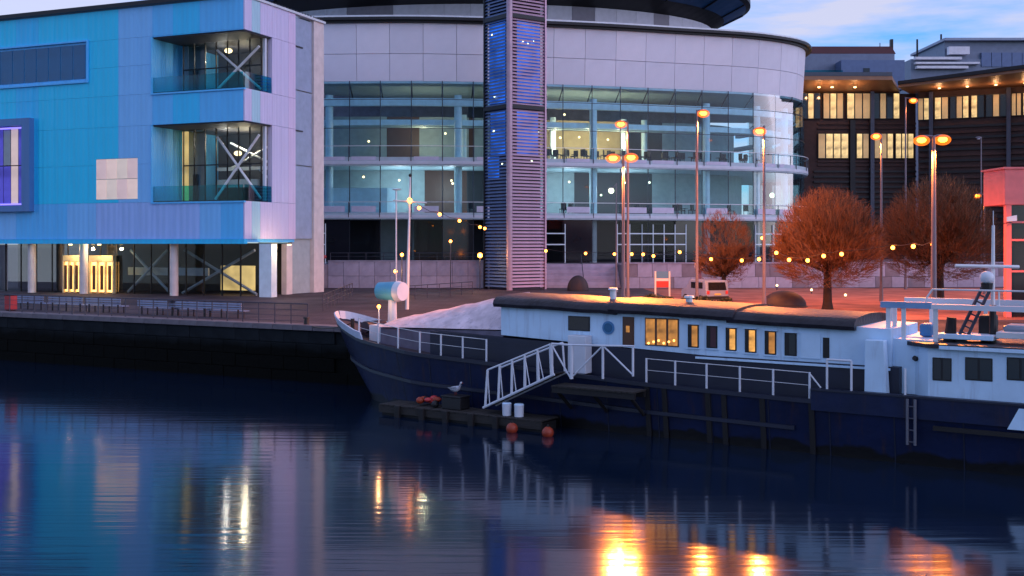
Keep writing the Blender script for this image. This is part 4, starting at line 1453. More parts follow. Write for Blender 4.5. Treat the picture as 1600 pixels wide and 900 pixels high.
def hedge(label, p, q, h, wd, n, seed):
    rnd = random.Random(seed)
    p = Vector((p[0], p[1], GZ)); q = Vector((q[0], q[1], GZ))
    d = (q - p); ln = d.length; d.normalize()
    sd = Vector((-d.y, d.x, 0))
    t = thing('clipped_hedge', label, 'hedge', p)
    fr = Fr(p, d, sd)
    box('stems', M_BARK, t, fr, .1, ln - .1, -wd * .35, wd * .35, 0, h * .7)
    mb = MB()
    for _ in range(n):
        a = rnd.uniform(0, ln); hh = h * (1 + .12 * math.sin(a * 2.3) + .08 * math.sin(a * 5.1))
        if rnd.random() < .5:
            c = fr.p(a, rnd.uniform(-.5, .5) * wd, hh * rnd.uniform(.9, 1.08))
        else:
            c = fr.p(a, (-.5 if rnd.random() < .8 else .5) * wd * rnd.uniform(.85, 1.1), rnd.uniform(.05, 1) * hh)
        u_ = Vector((rnd.gauss(0, 1), rnd.gauss(0, 1), rnd.gauss(0, 1))).normalized()
        v_ = u_.cross(Vector((rnd.gauss(0, 1), rnd.gauss(0, 1), rnd.gauss(0, 1)))).normalized()
        k = rnd.uniform(.05, .10)
        mb.add([c - u_ * k, c + v_ * k * .6, c + u_ * k, c - v_ * k * .6], [(0, 1, 2, 3)])
    mb.build('leaves', mat('hedge_leaf', (.020, .030, .018), .6, 0, .4, 3), t)
hedge('low dark hedge on the plaza in front of the information board and van', (xat(1010, 70), 70.5), (xat(1142, 68), 68.0), .95, .9, 5000, 4)
# ground lights
for i, (u, v, d) in enumerate(((1214, 446, 104), (1268, 453, 97), (1321, 461, 90))):
    t = thing('ground_light', ['small white ground light nearest the stone wall behind the large dome', 'small white ground light between two others before the stone wall', 'small white ground light beside the trunk of the large bare tree'][i], 'ground light', (xat(u, d), d, GZ), 'ground lights before the stone wall')
    z = zat(v, d)
    MB().tube((xat(u, d), d, GZ), (xat(u, d), d, max(z - .08, GZ + .05)), .06).build('stub', M_RAIL, t)
    MB().ball((xat(u, d), d, max(z, GZ + .13)), .11, n=8, m=6).build('lens', E_DOWN, t)

# ------------------------------------------------------------------ left quay: railing, benches, bin
d_ = frL.ex
rl = thing('quay_railing', 'steel post and rail fence along the edge of the left quay', 'railing', (frL.p(0, .45, GZ + .02)))
step = 1.15
npost = int((lnL - 1.2) / step)
p0_ = frL.p(.3, .45, GZ + .02)
first = MB().tube(p0_, p0_ + Vector((0, 0, 1.12)), .035, n=6).build('post', M_RAIL, rl)
for i in range(1, npost):
    clone(first, rl, WL[first.name] + d_ * (step * i))
for j, z in enumerate((1.12, .78, .46, .16)):
    MB().tube(p0_ + Vector((0, 0, z)), p0_ + d_ * (step * (npost - 1)) + Vector((0, 0, z)), .035 if j == 0 else .014, n=6).build('rail', M_RAIL, rl)
def bench(u, b, label):
    a = frL.at(u, b)
    o_ = frL.p(a, b, GZ)
    t = thing('slatted_bench', label, 'bench', o_, 'benches along the left quay')
    fr = Fr(o_, frL.ex, frL.ey)
    m_ = mat('bench_slat', (.22, .28, .42), .45)
    for k in range(4):
        box('seat_slat', m_, t, fr, -1.6, 1.6, -.25 + k * .15, -.14 + k * .15, .42, .46)
    for k in range(3):
        box('back_slat', m_, t, fr, -1.6, 1.6, -.42, -.38, .55 + k * .14, .64 + k * .14)
    for s_ in (-1.3, 0, 1.3):
        box('leg', M_DARK, t, fr, s_ - .03, s_ + .03, .12, .18, 0, .415)
        box('back_support', M_DARK, t, fr, s_ - .03, s_ + .03, -.375, -.30, 0, .96)
bl = ['slatted bench on the quay next to the red litter bin', 'second slatted bench from the red litter bin on the quay', 'third slatted bench from the red litter bin before the entrance doors',
      'slatted bench in front of the crossed braces of the glazed ground floor', 'slatted bench second from the open quay end', 'slatted bench nearest the open end of the quay by the barge bow']
for i, u in enumerate((50, 110, 168, 252, 300, 352)):
    bench(u, 3.2 if i < 3 else 2.8, bl[i])
bn = frL.p(frL.at(17, 1.6), 1.6, GZ)
bn_t = thing('litter_bin', 'dark red litter bin beside the quay railing', 'bin', bn)
box('body', M_RED, bn_t, Fr(bn, frL.ex, frL.ey), -.28, .28, -.28, .28, .05, 1.0, .03)
box('lid', M_DARK, bn_t, Fr(bn, frL.ex, frL.ey), -.31, .31, -.31, .31, 1.003, 1.1, .03)
box('foot', M_DARK, bn_t, Fr(bn, frL.ex, frL.ey), -.2, .2, -.2, .2, 0, .048)
for i in range(3):
    fr = Fr((LB.p(-3, -6 - i, 0).x, LB.p(-3, -6 - i, 0).y, 0), E1, E2)
# sloping ramp rail beside the building end
rp0 = px(505, 470, 80); rp1 = px(590, 448, 92)
railing('ramp_railing', 'dark railing climbing from the quay toward the podium wall', (-12.5, 72), (-13.5, 92), GZ, 1.1, 9, M_RAIL, 3)
railing('ramp_railing', 'second dark railing nearer the mast before the podium wall', (-9.5, 84), (-3.5, 96), GZ, 1.1, 7, M_RAIL, 3)

# ------------------------------------------------------------------ the moored barge
BA = Vector((0.833, -0.553, 0)); BBv = Vector((-0.553, -0.833, 0))
BG = Fr((-6.79, 54.0, 0), BA, BBv)
barge = thing('moored_barge', 'long dark navy barge with a white deckhouse moored along the quay', 'barge', (BG.p(14, 0, 0)))
T = barge
SL = 36.0
def interp(x, P):
    for (x0, y0), (x1, y1) in zip(P, P[1:]):
        if x <= x1:
            t = max(0, (x - x0) / (x1 - x0))
            return y0 + (y1 - y0) * t
    return P[-1][1]
SHEER = [(-2.3, 3.75), (-1, 3.35), (.5, 2.98), (5, 2.6), (8.6, 2.45), (16, 2.08), (22.8, 1.95), (36, 1.95)]
def hbt(s):
    return 2.75 * min(1, max(0, (s + 2.3) / 6.5)) ** .52
def hbw(s):
    return 2.62 * min(1, max(0, (s - .1) / 6.5)) ** .6
def hull_pt(s, f, side=1):
    """f 0 at the keel line under water, 1 at the sheer"""
    zs = interp(s, SHEER)
    z = -.7 + (zs + .7) * f
    g = max(0, min(1, z / zs))
    bow = max(0, 1 - (s + 2.3) / 7)
    # the stem rakes: lower down the station starts farther aft
    stem = 2.4 * (1 - max(0, z) / 3.75) ** 1.3
    ss = s + stem * max(0, 1 - (s + 2.3) / 8)
    b = hbt(s) * (1 - .10 * (1 - g))
    return BG.p(ss, side * b, z)
sts = [-2.3 + 8.0 * (i / 16) ** 1.6 for i in range(17)] + [5.7 + (SL - 5.7) * (i + 1) / 22 for i in range(22)]
lv = [0, .2, .35, .5, .62, .74, .86, 1.0]
for side, nm in ((1, 'hull_side'), (-1, 'hull_side')):
    mb = MB()
    rows = [[hull_pt(s, f, side) for f in lv] for s in sts]
    if side < 0:
        rows = rows[::-1]
    mb.grid(rows)
    mb.build(nm, M_HULL, T, smooth=True)
mb = MB()
rows = [[BG.p(s, t * hbt(s) * .985, interp(s, SHEER) - .06) for t in (-1, -.5, 0, .5, 1)] for s in sts]
mb.grid(rows).build('deck', M_DECK, T)
mb = MB()
rows = [[hull_pt(SL, f, k) for f in lv] for k in (1, -1)]
mb.grid(rows).build('transom', M_HULL, T)
# gunwale strip and bow bulwark
mb = MB()
rows = []
for s in sts:
    p = BG.p(s, hbt(s), interp(s, SHEER))
    rows.append([p + BBv * .07 + Vector((0, 0, -.10)), p + BBv * .07 + Vector((0, 0, .05)), p - BBv * .08 + Vector((0, 0, .05)), p - BBv * .08 + Vector((0, 0, -.05))])
mb.grid(rows).build('gunwale', M_HULLD, T)
mb = MB()
rows = []
for s in [q for q in sts if q < 23.0]:
    for k in (0,):
        p = hull_pt(s, .60, 1)
        rows.append([p + Vector((0, 0, -.09)), p + BBv * .09 + Vector((0, 0, -.07)), p + BBv * .09 + Vector((0, 0, .07)), p + Vector((0, 0, .09))])
mb.grid(rows).build('rubbing_strake', M_HULLD, T)
for side in (1, -1):
    mb = MB()
    rows = []
    for s in [q for q in sts if q < .9]:
        p = BG.p(s, side * hbt(s), interp(s, SHEER))
        rows.append([p + Vector((0, 0, .02)), p + BG.p(-.12, side * .05, .42) - BG.o])
    if side < 0: rows = rows[::-1]
    o_ = mb.grid(rows).build('bow_bulwark', mat('bow_white', (.5, .58, .72), .5), T)
    sd = o_.modifiers.new('thick', 'SOLIDIFY'); sd.thickness = .06
# raised aft bulwark
s_a = BG.at(1268, 2.75)
mb = MB()
mb.box(BG, s_a, SL, 2.60, 2.82, 1.62, 2.33)
mb.build('aft_bulwark', M_HULL, T)
box('aft_gunwale', M_HULLD, T, BG, s_a, SL, 2.55, 2.87, 2.335, 2.40)
box('aft_rubbing_strake', M_RUB, T, BG, s_a + 4.2, SL, 2.83, 2.93, 1.30, 1.45)
for u in (1010, 1037, 1105, 1130, 1190, 1267):
    s = BG.at(u, 2.8)
    zs = interp(s, SHEER)
    q0, q1 = hull_pt(s, .16), hull_pt(s, .97)
    mb = MB()
    mb.hexa([q0 - BA * .1, q0 + BA * .1, q0 + BA * .1 + BBv * .06, q0 - BA * .1 + BBv * .06], [q1 - BA * .1, q1 + BA * .1, q1 + BA * .1 + BBv * .06, q1 - BA * .1 + BBv * .06])
    mb.build('fender_post', M_RUB, T)
for i in range(15):
    s = 1.0 + i * 2.25
    q0, q1 = hull_pt(s, .22), hull_pt(s, .96)
    MB().hexa([q0 - BA * .02, q0 + BA * .02, q0 + BA * .02 + BBv * .014, q0 - BA * .02 + BBv * .014], [q1 - BA * .02, q1 + BA * .02, q1 + BA * .02 + BBv * .014, q1 - BA * .02 + BBv * .014]).build('plate_seam', M_HULLD, T)
for u in (1418, 1430):
    s = BG.at(u, 2.95)
    MB().tube(BG.p(s, 2.98, .75), BG.p(s, 2.98, 2.3), .05).build('boarding_ladder_rail', mat('worn_steel', (.10, .11, .14), .6), T)
for k in range(4):
    s0_, s1_ = BG.at(1418, 2.98), BG.at(1430, 2.98)
    MB().tube(BG.p(s0_, 2.98, .85 + k * .4), BG.p(s1_, 2.98, .85 + k * .4), .03).build('boarding_ladder_rung', M_RAIL, T)
sx = BG.at(1592, 2.85)
MB().hexa([BG.p(sx - .35, 2.83, 1.55), BG.p(SL, 2.83, 1.55), BG.p(SL, 2.86, 1.55), BG.p(sx - .35, 2.86, 1.55)], [BG.p(sx, 2.83, 2.25), BG.p(SL, 2.83, 2.25), BG.p(SL, 2.86, 2.25), BG.p(sx, 2.86, 2.25)]).build('white_flash', M_BWHITE, T)
# rail stanchions and wires
def stanchions(us, b_in=.12, h=1.0):
    tops = []
    for u in us:
        s = 0
        for _ in range(6):
            s = BG.at(u, hbt(s) - b_in if s > -2 else 1)
        z = interp(s, SHEER)
        p = BG.p(s, hbt(s) - b_in, z)
        MB().tube(p, p + Vector((0, 0, h)), .042, n=8).build('stanchion', M_WHITE, T)
        tops.append(p)
    for hh, r in ((h, .016), (h * .55, .011)):
        MB().path([p + Vector((0, 0, hh - .02)) for p in tops], r, 5).build('guard_wire', M_STEELW, T)
stanchions((561, 591, 622, 656, 689, 723, 760))
stanchions((1010, 1055, 1104, 1156, 1208, 1265))
sA, sB = BG.at(1293, 2.6), BG.at(1331, 2.6)
MB().tube(BG.p(sA, 2.66, 2.40), BG.p(sA, 2.66, 3.45), .042).tube(BG.p(sB, 2.66, 2.40), BG.p(sB, 2.66, 3.45), .042).tube(BG.p(sA, 2.66, 3.45), BG.p(sB, 2.66, 3.45), .042).build('rail_hoop', M_WHITE, T)
MB().tube(BG.p(BG.at(1415, 2.6), 2.66, 2.4), BG.p(BG.at(1415, 2.6), 2.66, 3.3), .04).build('stanchion', M_WHITE, T)
MB().tube(BG.p(BG.at(1265, 2.63) , 2.63, 2.9), BG.p(BG.at(1283, 2.6), 2.63, 2.42), .03).build('rail_stay', M_STEELW, T)
# trunk under the deckhouse
TW = 1.95
sC0 = BG.at(783, TW); sC1 = BG.at(1392, TW)
box('trunk', M_HULLD, T, BG, 5.0, sC1 + .3, -2.0, TW + .05, 1.9, 3.25)
# deckhouse: one long white house
ZB, ZE = 3.255, 4.78
zb0 = BG.zat(517, sC0, TW)
house = MB()
house.hexa([BG.p(sC0, TW, 3.6), BG.p(sC1, TW, 3.0), BG.p(sC1, -TW, 3.0), BG.p(sC0, -TW, 3.6)], [BG.p(sC0, TW, 4.98), BG.p(sC1, TW, 4.58), BG.p(sC1, -TW, 4.58), BG.p(sC0, -TW, 4.98)])
house.build('deckhouse_wall', M_BWHITE, T)
def hz(s):    # wall foot along the house
    return 3.6 + (3.0 - 3.6) * (s - sC0) / (sC1 - sC0)
def ez(s):
    return 4.98 + (4.58 - 4.98) * (s - sC0) / (sC1 - sC0)
MB().hexa([BG.p(5.0, TW + .045, 3.252), BG.p(5.0, -2, 3.252), BG.p(sC0 + 9, -2, 3.252), BG.p(sC0 + 9, TW + .045, 3.252)], [BG.p(5.0, TW + .045, 3.6), BG.p(5.0, -2, 3.6), BG.p(sC0 + 9, -2, 3.26), BG.p(sC0 + 9, TW + .045, 3.26)]).build('trunk_top', M_HULLD, T)
box('foot_moulding', M_BWHITE, T, BG, sC0 + 9.2, sC1, TW + .002, TW + .13, 3.12, 3.20)
# roof: three overlapping rolled felt sections with rounded eaves
def roof(s0, s1, dz, ov):
    rows = []
    for i in range(9):
        s = s0 + (s1 - s0) * i / 8
        z = ez(s) + dz + random.uniform(-.02, .02)
        pr = [(TW + ov, -.16), (TW + ov + .06, -.02), (TW + ov, .13), (TW + ov - .2, .26), (TW * .5, .34), (0, .37), (-TW * .5, .34), (-TW - ov + .2, .26), (-TW - ov, .13), (-TW - ov, -.16)]
        rows.append([BG.p(s, t, z + q) for t, q in pr])
    mb = MB().grid(rows[::-1])
    n = len(rows[0])
    mb.add(rows[0], [tuple(range(n))])
    mb.add(rows[-1], [tuple(range(n - 1, -1, -1))])
    return mb.build('roof', M_ROOF, T, smooth=True)
sr1 = BG.at(965, TW); sr2 = BG.at(1150, TW)
roof(sC0 - .25, sr1, .02, .22)
roof(sr1 - .3, sr2, .10, .26)
roof(sr2 - .3, sC1 - 1.2, .02, .22)
for s, hgt in ((BG.at(958, .6), .35), (BG.at(1080, .4), .2)):
    z = ez(s) + .42
    MB().tube(BG.p(s, .6, z - .1), BG.p(s, .6, z + hgt), .14, .14, 10).tube(BG.p(s, .6, z + hgt), BG.p(s, .6, z + hgt + .08), .22, .18, 10).build('roof_vent', M_STEELW, T)
# windows
def win(u0, u1, v0, v1, name='window', m_=M_BLACKGL, fm=M_DARK, round_=False, splits=1):
    s0, s1 = BG.at(u0, TW), BG.at(u1, TW)
    sm = (s0 + s1) / 2
    z0, z1 = BG.zat(v1, sm, TW), BG.zat(v0, sm, TW)
    f = box(name + '_frame' if False else name, fm, T, BG, s0, s1, TW - .02, TW + .03, z0, z1, .015)
    for k in range(splits):
        a0 = s0 + (s1 - s0) * k / splits; a1 = s0 + (s1 - s0) * (k + 1) / splits
        box('pane', m_ if not isinstance(m_, list) else m_[k % len(m_)], f, BG, a0 + .05, a1 - .05, TW + .031, TW + .04, z0 + .05, z1 - .05)
    return f
win(888, 922, 494, 517)
win(973, 991, 495, 540, 'door', M_DOORW, M_DOORW)
sd_ = BG.at(982, TW)
box('door_light', E_AMBER, T, BG, sd_ - .09, sd_ + .07, TW + .042, TW + .05, BG.zat(519, sd_, TW), BG.zat(509, sd_, TW))
win(1008, 1061, 497, 541, 'window', E_AMBER, M_DOORW, splits=3)
s0, s1 = BG.at(1008, TW), BG.at(1061, TW)
for k in range(6):
    sm = s0 + (s1 - s0) * (.12 + .15 * k)
    MB().ball(BG.p(sm, TW + .05, BG.zat(536 - (k % 3) * 2, sm, TW)), .05, n=6, m=4).build('cabin_lamp', emit('cabin_bulb', (1, .5, .12), 3.5), T)
E_AM2 = emit('lit_cabin_bright', (1.0, .46, .10), .75, .95, 3.0)
for u0, u1, v0, v1, m_ in ((1075, 1092, 507, 543, E_AMBER), (1104, 1121, 509, 544, mat('dim_curtain', (.06, .02, .03), .6)), (1134, 1151, 512, 548, E_AM2), (1164, 1182, 514, 551, E_AM2), (1195, 1213, 517, 554, E_AMBER), (1226, 1245, 520, 556, M_BLACKGL)):
    f_ = win(u0, u1, v0, v1, 'window', m_, M_DARK)
    s0, s1 = BG.at(u0, TW), BG.at(u1, TW)
    sm = (s0 + s1) / 2
    z0, z1 = BG.zat(v1, sm, TW), BG.zat(v0, sm, TW)
    box('window_reveal', M_DARK, f_, BG, s0 + .045, s0 + .045 + (s1 - s0) * .28, TW + .041, TW + .05, z0 + .05, z1 - .05)
    box('rim', M_BWHITE, f_, BG, s0 - .05, s1 + .05, TW + .002, TW + .07, z1 + .003, z1 + .05)
    box('rim', M_BWHITE, f_, BG, s0 - .05, s1 + .05, TW + .002, TW + .07, z0 - .05, z0 - .003)
sp = BG.at(951, TW); zp = BG.zat(512, sp, TW)
mb = MB().tube(BG.p(sp, TW - .05, zp), BG.p(sp, TW + .05, zp), .27, n=20)
pf_ = mb.build('porthole', M_BLUEP, T, smooth=True)
MB().tube(BG.p(sp, TW + .03, zp), BG.p(sp, TW + .06, zp), .19, n=20).build('pane', M_GLASSB, pf_)
sk = BG.at(1300, TW)
box('locker_door', M_BWHITE, T, BG, BG.at(1252, TW), BG.at(1282, TW), TW + .01, TW + .05, BG.zat(562, sk, TW), BG.zat(522, sk, TW))
box('locker_gap', M_DARK, T, BG, BG.at(1286, TW), BG.at(1296, TW), TW + .005, TW + .02, BG.zat(560, sk, TW), BG.zat(528, sk, TW))
# white box on deck by the gangway
sb0 = BG.at(884, 2.5)
box('deck_locker', M_WHITE, T, BG, sb0 + .1, sb0 + .95, 1.98, 2.52, 2.25, 3.8, .03)
# fore hold: tarpaulin tent, coaming, drum, windlass
s_t0, s_t1 = 1.6, sC0 - .05
coam = MB().hexa([BG.p(s_t0, 1.5, 2.6), BG.p(s_t1, 1.75, 2.4), BG.p(s_t1, -1.7, 2.4), BG.p(s_t0, -1.5, 2.6)], [BG.p(s_t0, 1.45, 3.55), BG.p(s_t1, 1.7, 3.75), BG.p(s_t1, -1.7, 3.75), BG.p(s_t0, -1.5, 3.55)]).build('hold_coaming', mat('hold_grey', (.11, .10, .15), .6, 0, .3), T)
rows = []
for i in range(15):
    f = i / 14
    s = s_t0 - .1 + (s_t1 - s_t0) * f
    zl = 3.62 + .18 * f
    hr = .35 + 1.25 * f + .03 * math.sin(i * 2.1)
    rows.append([BG.p(s, 1.62 + .1 * f, zl), BG.p(s, 1.0, zl + hr * .42 - .03), BG.p(s, .2, zl + hr * .8), BG.p(s, -.6, zl + hr), BG.p(s, -1.2, zl + hr * .6), BG.p(s, -1.7, zl)])
tp = MB().grid(rows[::-1])
tp.add(rows[-1], [tuple(range(5, -1, -1))]).add(rows[0], [tuple(range(6))])
tp.build('tarpaulin', M_TARP, T, smooth=True)
dc = px(606, 454, 55.5)
dc = BG.p(.6, -.6, 0); dc.z = zat(455, dc.y)
dr_o = MB().tube(dc - BA * .8, dc + BA * .35, .44, .50, 18).build('vent_drum', mat('drum_blue', (.07, .33, .50), .4), T, smooth=True)
MB().tube(dc + BA * .352, dc + BA * .68, .52, .46, 18).build('drum_end', M_WHITE, dr_o, smooth=True)
MB().tube(Vector((dc.x, dc.y, 2.7)), Vector((dc.x, dc.y, dc.z - .3)), .26, .2, 12).build('drum_pedestal', M_WHITE, T)
wl = BG.p(.1, .2, 2.85)
box('windlass_bed', M_HULLD, T, Fr(wl, BA, BBv), -.7, .7, -.5, .5, 0, .45)
MB().tube(wl + BBv * -.7 + Vector((0, 0, .65)), wl + BBv * .7 + Vector((0, 0, .65)), .28, n=14).build('windlass_drum', M_HULLD, T)
box('bow_locker', M_WHITE, T, Fr(BG.p(1.0, .9, 2.7), BA, BBv), -.35, .4, -.3, .3, .0, .95, .02)
lc = px(592, 479, 53.4)
MB().ball(lc, .09, n=8, m=6).build('bow_lamp', E_BULB, T)
MB().tube((lc.x, lc.y, 2.6), lc - Vector((0, 0, .07)), .03).build('bow_lamp_post', M_STEELW, T)
point_light('bow_light', T, lc + Vector((0, -.2, .1)), (1, .5, .2), 12, .05)
for s in (.2, -1.0):
    MB().tube(BG.p(s, .55, interp(s, SHEER) - .1), BG.p(s, .55, interp(s, SHEER) + .5), .10).build('bollard', M_DARK, T)
# aft: ventilator trunk, wheelhouse, canopy, mast and gear
sv = BG.at(1370, 2.3)
MB().hexa([BG.p(sv - .38, 2.05, 2.3), BG.p(sv + .38, 2.05, 2.3), BG.p(sv + .38, 2.5, 2.3), BG.p(sv - .38, 2.5, 2.3)], [BG.p(sv - .36, 2.05, 4.2), BG.p(sv + .28, 2.05, 4.2), BG.p(sv + .28, 2.5, 4.2), BG.p(sv - .36, 2.5, 4.2)]).build('ventilator_trunk', M_BWHITE, T, bevel=.02)
sW = BG.at(1450, 2.25)
wh_z0, wh_z1 = 2.30, 4.02
MB().prism([tuple(BG.p(a, b, 0))[:2] for a, b in ((sW - .9, 1.3), (sW, 2.25), (SL - .8, 2.25), (SL - .8, -2.2), (sW - .9, -2.2))], wh_z0, wh_z1).build('wheelhouse_wall', M_BWHITE, T)
MB().prism([tuple(BG.p(a, b, 0))[:2] for a, b in ((sW - 1.1, 1.4), (sW - .05, 2.4), (SL - .6, 2.4), (SL - .6, -2.3), (sW - 1.1, -2.3))], wh_z1 + .002, wh_z1 + .14).build('wheelhouse_roof', M_ROOF, T)
box('wheelhouse_capping', M_BWHITE, T, BG, sW + .4, SL - .7, 2.41, 2.45, wh_z1 - .02, wh_z1 + .10)
for u0, u1 in ((1457, 1487), (1508, 1551), (1573, 1616)):
    a0, a1 = BG.at(u0, 2.25), BG.at(u1, 2.25)
    am = (a0 + a1) / 2
    z0, z1 = BG.zat(595, am, 2.25), BG.zat(559, am, 2.25)
    f = box('window', M_DARK, T, BG, a0, a1, 2.22, 2.28, z0, z1, .02)
    for k in range(2):
        q0 = a0 + (a1 - a0) * k / 2; q1 = a0 + (a1 - a0) * (k + 1) / 2
        box('pane', M_BLACKGL, f, BG, q0 + .04, q1 - .03, 2.281, 2.29, z0 + .05, z1 - .05)
MB().tube(BG.p(sW - .5, 1.75, 3.55), BG.p(sW - .55, 1.85, 3.6), .09).build('wheelhouse_lamp', M_DARK, T)
# aft cabin front and canopy frame
sK0, sK1 = BG.at(1388, 1.6), BG.at(1475, 1.6)
MB().hexa([BG.p(sK0, 1.65, 2.3), BG.p(sK1, 1.65, 2.3), BG.p(sK1, -2, 2.3), BG.p(sK0, -2, 2.3)], [BG.p(sK0, 1.65, 4.22), BG.p(sK1 - .4, 1.65, 4.22), BG.p(sK1 - .4, -2, 4.22), BG.p(sK0, -2, 4.22)]).build('companion_house', M_BWHITE, T)
zc0, zc1 = BG.zat(483, BG.at(1460, 1.5), 1.5), BG.zat(473, BG.at(1460, 1.5), 1.5)
box('canopy_edge', mat('canopy_blue', (.16, .30, .50), .5), T, BG, BG.at(1376, 1.5), BG.at(1455, 1.5), 1.35, 1.55, zc0, zc1)
box('canopy_edge', M_WHITE, T, BG, BG.at(1455, 1.5) + .003, SL, 1.35, 1.55, zc0 - .01, zc1 - .05)
box('canopy_edge', M_WHITE, T, BG, BG.at(1376, 1.5), SL, -2.0, -1.85, zc0, zc1)
for u, b in ((1388, 1.45), (1398, .6), (1412, 1.45), (1462, 1.45), (1640, 1.45)):
    s = BG.at(u, b)
    box('canopy_post', M_STEELW, T, BG, s - .07, s + .07, b - .05, b + .05, 4.1, zc0 - .003)
for u in (1392, 1455, 1540):
    s = BG.at(u, -1.9)
    box('canopy_post', M_STEELW, T, BG, s - .06, s + .06, -1.95, -1.86, 2.2, zc0 - .003)
zr = BG.zat(453, BG.at(1500, 1.4), 1.4)
sr0 = BG.at(1457, 1.4)
MB().path([BG.p(BG.at(1446, 1.4), 1.4, zc1), BG.p(BG.at(1448, 1.4), 1.4, zr - .3), BG.p(sr0, 1.4, zr), BG.p(SL, 1.4, zr)], .035).build('canopy_rail', M_STEELW, T)
for u in (1561, 1640):
    MB().tube(BG.p(BG.at(u, 1.4), 1.4, zc1 - .06), BG.p(BG.at(u, 1.4), 1.4, zr), .03).build('canopy_rail_post', M_STEELW, T)
zz = wh_z1 + .15
def aftbox(name, m_, u0, u1, v0, v1, b0, b1, bev=.02):
    s0, s1 = BG.at(u0, b1), BG.at(u1, b1)
    sm = (s0 + s1) / 2
    return box(name, m_, T, BG, s0, s1, b0, b1, max(zz + .003, BG.zat(v1, sm, b1)), BG.zat(v0, sm, b1), bev)
aftbox('hatch_coaming', M_BWHITE, 1463, 1552, 523, 531, .2, 1.3)
aftbox('engine_hood', M_DARK, 1528, 1552, 493, 535, -.6, .4, .08)
aftbox('fuel_tank', M_BLUEP, 1436, 1455, 506, 526, -.3, .5, .08)
aftbox('hatch_coaming', M_STEELW, 1556, 1660, 521, 531, .2, 1.2)
aftbox('life_raft', mat('grey_canister', (.22, .28, .36), .4), 1566, 1630, 509, 521, -.5, .7, .12)
MB().tube(BG.p(BG.at(1484, .9), .9, zz), BG.p(BG.at(1487, .9), .9, BG.zat(496, BG.at(1487, .9), .9)), .22, .16, 12).build('funnel', M_RUB, T)
zd = lambda u, v, b: BG.p(BG.at(u, b), b, BG.zat(v, BG.at(u, b), b))
bt, tp_ = zd(1500, 535, 1.0), zd(1542, 448, 1.0)
side_v = (tp_ - bt).cross(BBv).normalized() * .13
MB().tube(bt - side_v, tp_ - side_v, .06).build('derrick_rail', M_RAIL, T)
MB().tube(bt + side_v, tp_ + side_v, .06).build('derrick_rail', M_RAIL, T)
for k in range(9):
    c = bt.lerp(tp_, (k + .5) / 9)
    MB().tube(c - side_v, c + side_v, .03).build('derrick_rung', M_RAIL, T)
MB().tube(zd(1510, 535, 1.0), zd(1497, 538, 1.0), .2).build('derrick_foot', M_DARK, T)
rd = zd(1542, 434, 1.0)
MB().ball(rd, .24, .24, .23).build('radar_dome', M_WHITE, T)
MB().tube(rd - Vector((0, 0, .42)), rd - Vector((0, 0, .18)), .17, .20, 12).build('radar_bracket', M_DARK, T)
mb0, mb1 = zd(1551, 535, .6), zd(1552, 352, .6)
MB().tube(mb0, mb1, .08, .05, 10).build('mast', M_STEELW, T, smooth=True)
MB().tube(mb0, mb0.lerp(mb1, .32), .12, .11, 10).build('mast_step', M_DARK, T)
ra, rb_ = zd(1488, 415, .6), zd(1590, 417, .6)
ra = mb0.lerp(mb1, .645) + Vector((-1.35, -.1, .04)); rb_ = mb0.lerp(mb1, .645) + Vector((.85, -.1, 0))
MB().tube(ra, rb_, .06, .06, 8).build('yard', M_STEELW, T)
MB().tube(mb1, mb1 + Vector((0, 0, .5)), .015).build('whip_aerial', M_STEELW, T)

def rope(label, p, q, sag):
    p = Vector(p); q = Vector(q)
    t = thing('mooring_rope', label, 'rope', p)
    pts = [p.lerp(q, i / 10) - Vector((0, 0, sag * 4 * (i / 10) * (1 - i / 10))) for i in range(11)]
    MB().path(pts, .035, 6).build('line', mat('rope', (.10, .09, .08), .9), t)
    MB().tube(q, q + Vector((0, 0, .32)), .16, .12, 12).tube(q + Vector((0, 0, .32)), q + Vector((0, 0, .4)), .2, .18, 12).build('quay_bollard', M_DARK, t)
bq = frL.p(lnL - 2.2, .45, GZ + .022)
rope('bow mooring rope running to a bollard on the left quay', BG.p(-1.0, .55, 3.65), bq, .25)

# ------------------------------------------------------------------ gangway from the barge down to the pontoon
gw_ = thing('gangway', 'white steel truss gangway sloping from the barge to the floating pontoon', 'gangway', BG.p(8, 3.4, 1))
T = gw_
def bp_(u, v, b): return BG.p(BG.at(u, b), b, BG.zat(v, BG.at(u, b), b))
def truss(b):
    lo = [bp_(755, 637, b), bp_(866, 585, b)]
    up = [bp_(762, 578, b), bp_(860, 538, b)]
    MB().tube(lo[0], lo[1], .055).build('bottom_chord', M_WHITE, T)
    MB().tube(up[0], up[1], .04).build('top_chord', M_WHITE, T)
    for k in range(6):
        f = k / 5
        box_p = lo[0].lerp(lo[1], f * .95 + .03); box_q = up[0].lerp(up[1], f)
        MB().tube(box_p, box_q, .055).build('upright', M_WHITE, T)
        if k < 5:
            MB().tube(up[0].lerp(up[1], f), lo[0].lerp(lo[1], (k + .5) / 5 * .95), .022).build('diagonal', M_WHITE, T)
    return lo, up
lo1, up1 = truss(3.9)
off = -BBv * .95
lo2 = [q + off for q in lo1]; up2 = [q + off for q in up1]
MB().tube(lo2[0], lo2[1], .055).build('bottom_chord', M_WHITE, T)
MB().tube(up2[0], up2[1], .04).build('top_chord', M_WHITE, T)
for k in range(6):
    f = k / 5
    MB().tube(lo2[0].lerp(lo2[1], f * .95 + .03), up2[0].lerp(up2[1], f), .04).build('upright', M_WHITE, T)
for k in range(14):
    a, b = lo1[0].lerp(lo1[1], (k + .1) / 14), lo1[0].lerp(lo1[1], (k + .9) / 14)
    MB().hexa([a, b, b + off, a + off], [q + Vector((0, 0, .05)) for q in (a, b, b + off, a + off)]).build('tread', M_WOOD, T)
